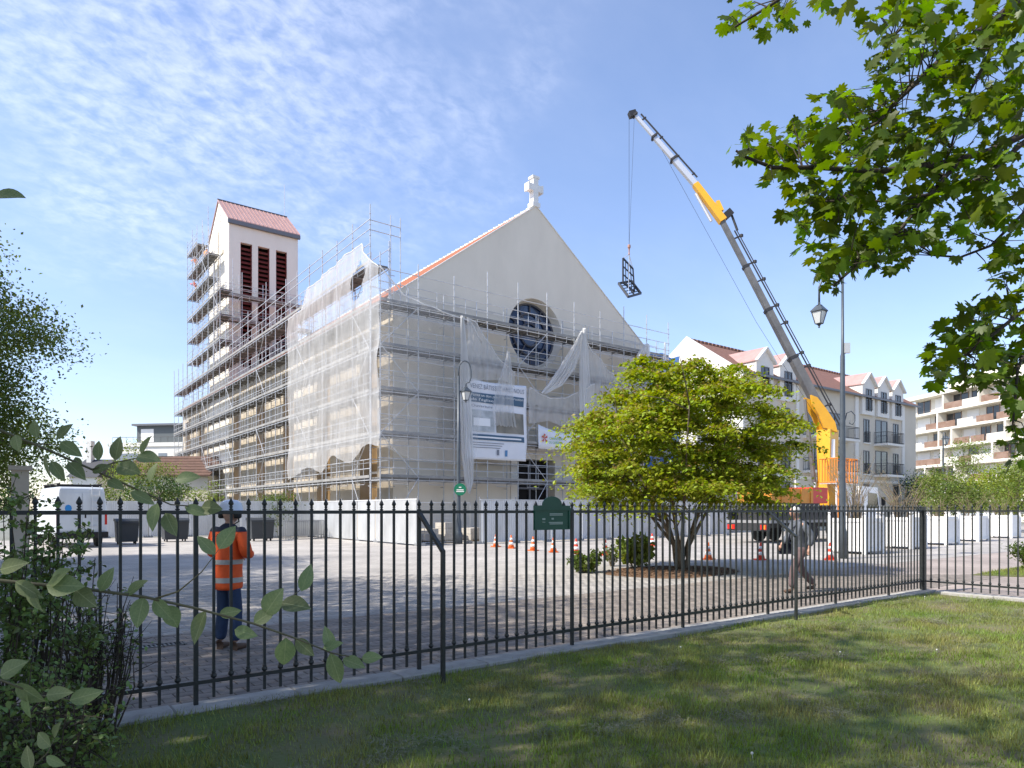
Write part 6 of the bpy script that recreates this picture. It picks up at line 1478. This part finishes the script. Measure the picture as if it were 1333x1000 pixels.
pads = np.array(pads); per = 450; n = len(pads)*per
ra = rg.uniform(0, 6.283, n); rr_ = np.abs(rg.normal(0, .36, n)); pr_ = np.repeat(rg.uniform(.8, 1.35, len(pads)), per)
off = np.stack([np.cos(ra)*rr_*pr_, np.sin(ra)*rr_*pr_, rg.normal(0, .05, n)-.38*rr_**2*pr_+.08], 1)
off[:, 2] += .06*np.sin(9*off[:, 0]+np.repeat(np.arange(len(pads)), per))*np.cos(8*off[:, 1])
pos = np.repeat(pads, per, 0)+off
fr_ = rand_frames(n, .55, rg, 1.1); sz = rg.uniform(.08, .15, n)
tipm = (rg.random(n) < .16) & (off[:, 2] > -.02)
obj('crown', leaf_mesh('crown', pos[~tipm], fr_[~tipm], sz[~tipm], LEAF_SMALL, m_lf_lime), tr_, kind='stuff')
obj('young_leaf_tips', leaf_mesh('young_leaf_tips', pos[tipm]+np.array([0, 0, .05]), fr_[tipm], sz[tipm]*.85, LEAF_SMALL, m_lf_tip), tr_, kind='stuff')
# mulch bed
mb_ = thing('mulch_bed', 'oval bed of brown bark mulch under the spreading tree', 'mulch bed', (tp_.x, tp_.y, 0)); b = MB()
def bed_r(a): return 1.55*(1+.08*math.sin(2*a+.4)+.05*math.sin(5*a))
b.v.append((0, 0, .07)); k = 40
for i in range(k): a = 2*math.pi*i/k; b.v.append((bed_r(a)*1.35*math.cos(a)-.35, bed_r(a)*math.sin(a), .004))
for i in range(k): b.f.append((0, 1+i, 1+(i+1) % k)); b.mi.append(0)
b.build('mound', m_mulch, mb_, local=True, smooth=True)
n = 5000; a = rng.uniform(0, 6.283, n); q = np.sqrt(rng.random(n)); px_ = 1.5*1.35*q*np.cos(a)-.35*q; py_ = 1.5*q*np.sin(a); pz_ = .07*(1-q)+.012
obj('bark_chips', leaf_mesh('bark_chips', np.stack([px_, py_, pz_], 1), rand_frames(n, .75), rng.uniform(.03, .08, n), LEAF_SMALL, m_mulch), mb_, kind='stuff')
# bushes in the bed
def bush(name, label, c, r, h, n, leaf, m, seed, up=.3, tmpl=LEAF_SMALL, droop=.2, spike=False):
    rg = np.random.default_rng(seed); t = thing(name, label, 'bush', (c.x, c.y, 0)); b = MB()
    st = []
    for k in range(26):
        a = rg.uniform(0, 6.28); e = Vector((math.cos(a)*r*rg.uniform(.2, .95), math.sin(a)*r*rg.uniform(.2, .95), h*rg.uniform(.5, 1))); e.z *= 1-.35*(e.xy.length/r)**2
        b.path([(e.x*.2, e.y*.2, -.02), (e.x*.7, e.y*.7, e.z*.6), e], [.009, .006, .003], 4); st.append(e)
    b.build('stems', m_twig, t, local=True, kind='stuff')
    f_ = rg.uniform(.3, 1.05, n); s_ = np.array([q[:] for q in st])[rg.integers(0, len(st), n)]; pos = s_*f_[:, None]; pos[:, 2] = s_[:, 2]*f_**.8; pos += rg.normal(0, .055, (n, 3))*np.array([1.2, 1.2, 1]); pos[:, 2] = np.maximum(pos[:, 2], .03)
    obj('leaves', leaf_mesh('leaves', pos, rand_frames(n, up, rg, -1.2 if spike else droop), rg.uniform(.7, 1.3, n)*leaf, tmpl, m), t, kind='stuff')
bush('round_bush', 'low round bush with broad green leaves beside the mulch bed', G(765, 745), .58, .62, 900, .12, m_lf_mid, 71, .5, LEAF_OVAL); bush('grassy_bush', 'upright pale green bush of narrow leaves left of the trunk', G(828, 740), .62, .95, 1500, .17, m_leaf_y, 72, .1, spike=True)
bush('trailing_sprig', 'small leaning leafy sprig between the two bushes', G(797, 737), .3, .75, 160, .11, m_lf_mid, 73); bush('verge_bush', 'bright green bush on the grass verge beyond the fence', Vector((22.0, 6.2, 0)), .9, .95, 1800, .10, m_lf_mid, 74, .4)

# Norway maple whose branches hang into the upper right; the trunk stands right of the frame
MP = Vector((9.6, 1.6, 0)); mt = thing('maple_tree', 'broad maple with dark green lobed leaves whose branches overhang the lawn', 'tree', MP)
b = MB(); b.path([MP+Vector((0, 0, -.1)), MP+Vector((.05, .02, 1.5)), MP+Vector((-.05, .1, 3.2)), MP+Vector((-.15, .3, 5.0)), MP+Vector((-.1, .4, 8)), MP+Vector((.1, .4, 11))], [.42, .33, .29, .24, .14, .04], 12); b.build('trunk', m_barkd, mt, smooth=True)
def limb(pts, r0, r1=.008, attach=None):
    q = [P(*p) for p in pts]
    if attach is not None: q = [MP+Vector(attach)] + q
    k = len(q); b = MB(); b.path(q, [r0+(r1-r0)*(i/(k-1))**.7 for i in range(k)], 7); b.build('branch', m_barkd, mt, smooth=True); return q
lb = []
lb.append(limb([(1400, -60, 6.6), (1325, 0, 6.2), (1302, 20, 6.1), (1220, 82, 5.8), (1166, 133, 5.6), (1142, 160, 5.5), (1105, 180, 5.4)], .055, attach=(-.1, .25, 4.6)))
lb.append(limb([(1400, 150, 6.3), (1333, 175, 6.0), (1288, 197, 5.9), (1220, 214, 5.7), (1145, 223, 5.5), (1064, 218, 5.3), (1006, 218, 5.2), (970, 204, 5.1), (958, 196, 5.1)], .05, attach=(-.05, .15, 3.7)))
lb.append(limb([(1390, 150, 6.2), (1333, 185, 5.9), (1281, 231, 5.7), (1237, 248, 5.6), (1160, 262, 5.5), (1075, 262, 5.4)], .035, attach=(-.05, .15, 3.7)))
lb.append(limb([(1247, 212, 5.75), (1206, 258, 5.6), (1166, 306, 5.5), (1138, 326, 5.4), (1085, 372, 5.3)], .022))
lb.append(limb([(1303, 20, 6.1), (1285, 78, 6.1), (1264, 116, 6.0), (1244, 170, 6.0), (1225, 240, 5.9)], .022))
lb.append(limb([(1420, 330, 6.2), (1350, 390, 5.8), (1300, 430, 5.6), (1258, 462, 5.5), (1215, 478, 5.4)], .03, attach=(0, .1, 3.0)))
lb.append(limb([(1360, 400, 5.8), (1325, 480, 5.6), (1318, 560, 5.5)], .018)); lb.append(limb([(1300, -120, 6.2), (1150, -80, 5.8), (1045, -20, 5.5), (990, 15, 5.4), (957, 35, 5.4)], .03, attach=(-.1, .3, 5.6)))
lb.append(limb([(1340, -40, 6.4), (1240, -30, 6.2), (1190, 20, 6.1), (1150, 60, 6.0)], .025, attach=(-.1, .3, 5.2))); lb.append(limb([(1380, 230, 6.4), (1320, 290, 6.2), (1290, 320, 6.1), (1250, 335, 6.0), (1210, 332, 6.0)], .022, attach=(0, .15, 3.5)))
blobs = [(968, 196, 30, 22, 16), (1000, 30, 50, 22, 26), (955, 28, 14, 22, 6), (1085, 10, 28, 14, 10), (1160, 30, 50, 45, 60), (1240, 30, 60, 45, 75), (1310, 40, 40, 50, 55), (1190, 100, 60, 45, 85), (1270, 110, 60, 50, 85),
         (1110, 160, 60, 38, 80), (1045, 185, 50, 32, 62), (1165, 190, 60, 45, 85), (1240, 200, 60, 50, 80), (1310, 160, 40, 60, 70), (1030, 232, 30, 25, 26), (1095, 235, 60, 35, 62), (1170, 260, 60, 40, 75), (1250, 270, 60, 45, 60), (1310, 260, 40, 45, 50),
         (1062, 275, 38, 24, 36), (1045, 312, 16, 20, 9), (1115, 290, 50, 30, 50), (1105, 330, 50, 28, 55), (1075, 360, 24, 26, 26), (1150, 330, 50, 26, 46), (1190, 312, 40, 20, 22), (1240, 325, 30, 14, 10), (1310, 320, 35, 24, 20), (1320, 375, 30, 40, 40),
         (1300, 430, 45, 45, 70), (1255, 440, 38, 26, 40), (1235, 475, 32, 22, 34), (1285, 490, 40, 22, 34), (1325, 510, 22, 60, 46), (1325, 585, 20, 30, 20), (1215, 500, 10, 12, 5), (1240, 505, 30, 12, 10)]
pos = []; rg = np.random.default_rng(77)
for cx_, cy_, rx_, ry_, nn in blobs:
    nn = int(nn*1.2)
    for _ in range(nn):
        a = rg.uniform(0, 6.283); q = math.sqrt(rg.random()); D_ = rg.normal(5.75, .42); pos.append(P(cx_+rx_*q*math.cos(a), cy_+ry_*q*math.sin(a)-8, D_)[:])
pos = np.array(pos); n = len(pos); frm = rand_frames(n, .50, rg, 1.3); sz = rg.uniform(.07, .16, n)
order = rg.permutation(n); ind = order[:240]; rest = order[240:]
me0 = np_mesh('leaf', LEAF_MAPLE[0], LEAF_MAPLE[1], m_lf_maple)
for i in ind:
    M4 = Matrix(frm[i].tolist()).to_4x4(); M4.translation = Vector(pos[i])-MP; o = obj('leaf', me0, mt); s_ = float(sz[i]); o.matrix_local = M4 @ Matrix.Diagonal((s_, s_, s_, 1))
V, F = leaf_arrays(pos[rest]-np.array(MP), frm[rest], sz[rest], LEAF_MAPLE); obj('foliage', np_mesh('foliage', V, F, m_lf_maple), mt, kind='stuff')
# thin twigs from each leaf spray to its nearest branch point
b = MB(); nodes = []
for q in lb:
    for a, c in zip(q[:-1], q[1:]): nodes += [a.lerp(c, k/6) for k in range(6)]
na = np.array([q[:] for q in nodes])
for i in order[:380]:
    d = np.linalg.norm(na-pos[i], axis=1); j = int(d.argmin())
    if .05 < d[j] < .55: s_ = Vector(na[j]); e = Vector(pos[i]); b.path([s_, s_.lerp(e, .5)+Vector((0, 0, .05)), e], [.006, .004, .002], 4)
b.build('twigs', m_barkd, mt, kind='stuff')
# the rest of the crown, above and right of the frame
cl = crown_points(rg, 260, 5.2, 8.6, 4.2, .3)+np.array([.4, .3, 0]); n = 260*26; pc = np.repeat(cl, 26, 0)+rg.normal(0, .5, (n, 3))
wx = pc+np.array(MP); Dq = wx[:, 0]*FW[0]+wx[:, 1]*FW[1]; pq_ = CX+FPX*(wx[:, 0]*RT[0]+wx[:, 1]*RT[1])/np.maximum(Dq, .1); pyq = HY-(wx[:, 2]-CAMH)*FPX/np.maximum(Dq, .1)
k = ~((Dq > 0) & (pq_ > -60) & (pq_ < 1380) & (pyq > -40)); pc = pc[k]; n = len(pc)
V, F = leaf_arrays(pc, rand_frames(n, .5, rg, .6), rg.uniform(.15, .24, n), LEAF_SMALL); obj('upper_foliage', np_mesh('upper_foliage', V, F, m_lf_maple), mt, kind='stuff')

# hedge shrub at the fence end, left foreground
def hedge(label, c, rx, ry, h, n, leaf, seed, m):
    rg = np.random.default_rng(seed); t = thing('hedge_shrub', label, 'shrub', (*c, 0), 0, 'small leaved shrubs at the fence end'); b = MB(); segs = []
    for k in range(70):
        a = rg.uniform(0, 6.28); r_ = math.sqrt(rg.random()); e = Vector((rx*r_*math.cos(a), ry*r_*math.sin(a), h*rg.uniform(.5, 1)*(1-.2*r_))); s_ = Vector((e.x*.45, e.y*.45, -.05)); md = s_.lerp(e, .55)+Vector((rg.normal(0, .05), rg.normal(0, .05), .05))
        b.path([s_, md, e], [.008, .005, .002], 4); segs += [(s_, md), (md, e), (md, e)]
        for j in range(3):
            q = md.lerp(e, rg.random()); d = Vector((rg.normal(), rg.normal(), rg.normal(.3, .6))).normalized()*rg.uniform(.1, .28); b.path([q, q+d], [.004, .0015], 3); segs += [(q, q+d)]*2
    b.build('stems', m_barkd, t, local=True, kind='stuff')
    ii = rg.integers(0, len(segs), n); f_ = rg.uniform(.1, 1.05, n); A = np.array([segs[i][0][:] for i in ii]); B = np.array([segs[i][1][:] for i in ii]); pos = A+(B-A)*f_[:, None]+rg.normal(0, .018, (n, 3))
    obj('leaves', leaf_mesh('leaves', pos, rand_frames(n, .35, rg, .2), rg.uniform(.65, 1.3, n)*leaf, LEAF_OVAL, m), t, kind='stuff')
m_lf_hedge = mat('leaf_hedge', (0.16, 0.225, 0.065), 0.35, 0, (0.09, 0.145, 0.045), 4, island=.45, transl=.32)
hedge('dense small leaved shrub leaning through the fence end', (-.06, 5.0), .55, .5, 1.95, 8000, .036, 81, m_lf_hedge); hedge('dark low shrub at the foot of the fence end', (.12, 4.3), .36, .4, .9, 2600, .034, 82, m_lf_hedge)
hedge('loose twiggy shrub before the iron railings', (.5, 5.75), .32, .3, 1.25, 800, .034, 83, m_lf_hedge)
# leaning foreground shrub: long arching shoots with large oval leaves
fs_ = thing('leaning_shrub', 'arching shrub shoots with large oval leaves reaching across the left foreground', 'shrub', (-.62, 1.25, 0)); m_shoot = mat('green_shoot', (0.14, 0.13, 0.07), 0.7, 0, (0.09, 0.08, 0.045), 12)
root0 = Vector((-.62, 1.25, 0)); tl = LEAF_FINE
lme = np_mesh('leaf', tl[0], tl[1], m_lf_fore, True)
def shoot(pts, D0, D1, r0, low, side=False):
    q = [P(px_, py_, D0+(D1-D0)*i/(len(pts)-1)) for i, (px_, py_) in enumerate(pts)]; q = q if side else [root0, root0.lerp(q[0], .55)+Vector((-.12, 0, low))] + q
    k = len(q); b = MB(); b.path(q, [r0*(1.6 if not side and i < 2 else 1-.7*i/(k-1)) for i in range(k)], 7); b.build('shoot', m_shoot, fs_, smooth=True); return q
def fleaf(px_, py_, L_, ang, D_, tilt=.4, roll=None):
    """leaf whose stalk sits at the pixel, pointing by ang in the picture (0 = right, 90 = up)"""
    right, fwd, upv = Vector((RT[0], RT[1], 0)), Vector((FW[0], FW[1], 0)), Vector((0, 0, 1))
    y_ = (right*math.cos(R(ang))+upv*math.sin(R(ang))+fwd*rnd.uniform(-tilt, tilt)).normalized(); nn = (-fwd*.75+upv*.5*rnd.uniform(.2, 1.3)+right*rnd.uniform(-.5, .5)).normalized(); x_ = y_.cross(nn).normalized(); z_ = x_.cross(y_)
    M4 = Matrix((x_, y_, z_)).transposed().to_4x4(); p = P(px_, py_, D_); M4.translation = p-root0; s_ = L_*.82*D_/FPX; wd = rnd.uniform(.8, 1.15)
    o = obj('leaf', lme, fs_); o.matrix_local = M4 @ Matrix.Diagonal((s_*wd, s_, s_, 1))
shoot([(-60, 540), (0, 560), (60, 585), (135, 618), (180, 638), (222, 657), (262, 660)], 1.45, 1.75, .0045, .6)
for q in ((48, 570, 30, 100), (74, 572, 34, 50), (78, 575, 40, -35), (60, 590, 48, -95), (66, 600, 38, -60), (88, 602, 42, -40), (128, 600, 34, 95), (150, 600, 40, 80), (152, 606, 46, -15), (120, 615, 34, 20), (170, 640, 40, -30), (195, 628, 34, 80), (228, 625, 40, 10), (205, 655, 46, -100), (215, 668, 42, -60), (240, 660, 36, -20), (262, 660, 38, -5), (140, 625, 34, -25), (20, 566, 30, -70), (105, 609, 26, 130)): fleaf(q[0], q[1], q[2], q[3], 1.45+.3*q[0]/262)
shoot([(120, 611), (150, 602), (180, 596), (225, 594)], 1.58, 1.65, .002, .9, True); fleaf(178, 594, 48, -8, 1.62); fleaf(184, 592, 34, 70, 1.62)
shoot([(-60, 750), (0, 756), (112, 767), (187, 777), (255, 792), (330, 812), (390, 833), (431, 850), (480, 860)], 1.25, 1.55, .0045, .3)
for q in ((0, 742, 56, 15), (20, 757, 52, -30), (38, 760, 50, -60), (66, 762, 46, 40), (60, 762, 60, 0), (98, 768, 50, -30), (130, 770, 44, 60), (187, 777, 50, -95), (200, 780, 46, -45), (268, 795, 56, -110), (285, 800, 34, 10), (305, 820, 40, -12), (330, 812, 40, 35), (345, 800, 52, 55), (372, 830, 56, -100), (365, 785, 52, -5), (392, 770, 46, 70), (385, 832, 40, -40), (430, 850, 56, -75), (432, 848, 42, 105), (446, 858, 40, -15), (470, 858, 34, 8), (420, 845, 34, 20), (215, 788, 44, -70), (165, 775, 40, 40)): fleaf(q[0], q[1], q[2], q[3], 1.25+.3*max(0, q[0])/480)
shoot([(330, 812), (362, 790), (395, 765)], 1.47, 1.5, .0022, .3, True); shoot([(200, 780), (232, 770), (262, 745), (285, 715)], 1.37, 1.4, .0022, .3, True)
for q in ((285, 715, 44, 60), (280, 722, 40, 130)): fleaf(*q, 1.4)
shoot([(-60, 870), (0, 885), (50, 905), (95, 912)], 1.0, 1.1, .003, .1)
for q in ((0, 880, 50, 30), (20, 890, 52, -40), (60, 905, 48, 10), (90, 912, 50, 15), (35, 905, 46, -100)): fleaf(*q, 1.05)
shoot([(-60, 1010), (30, 1010), (62, 980), (72, 958)], 1.1, 1.15, .002, .02)
for q in ((70, 960, 34, 60), (66, 972, 38, 150), (60, 985, 36, -20), (40, 1003, 40, 110)): fleaf(*q, 1.12)
shoot([(-60, 250), (-20, 256)], 1.5, 1.5, .003, 1.2); fleaf(-12, 256, 54, 3, 1.5, .1)
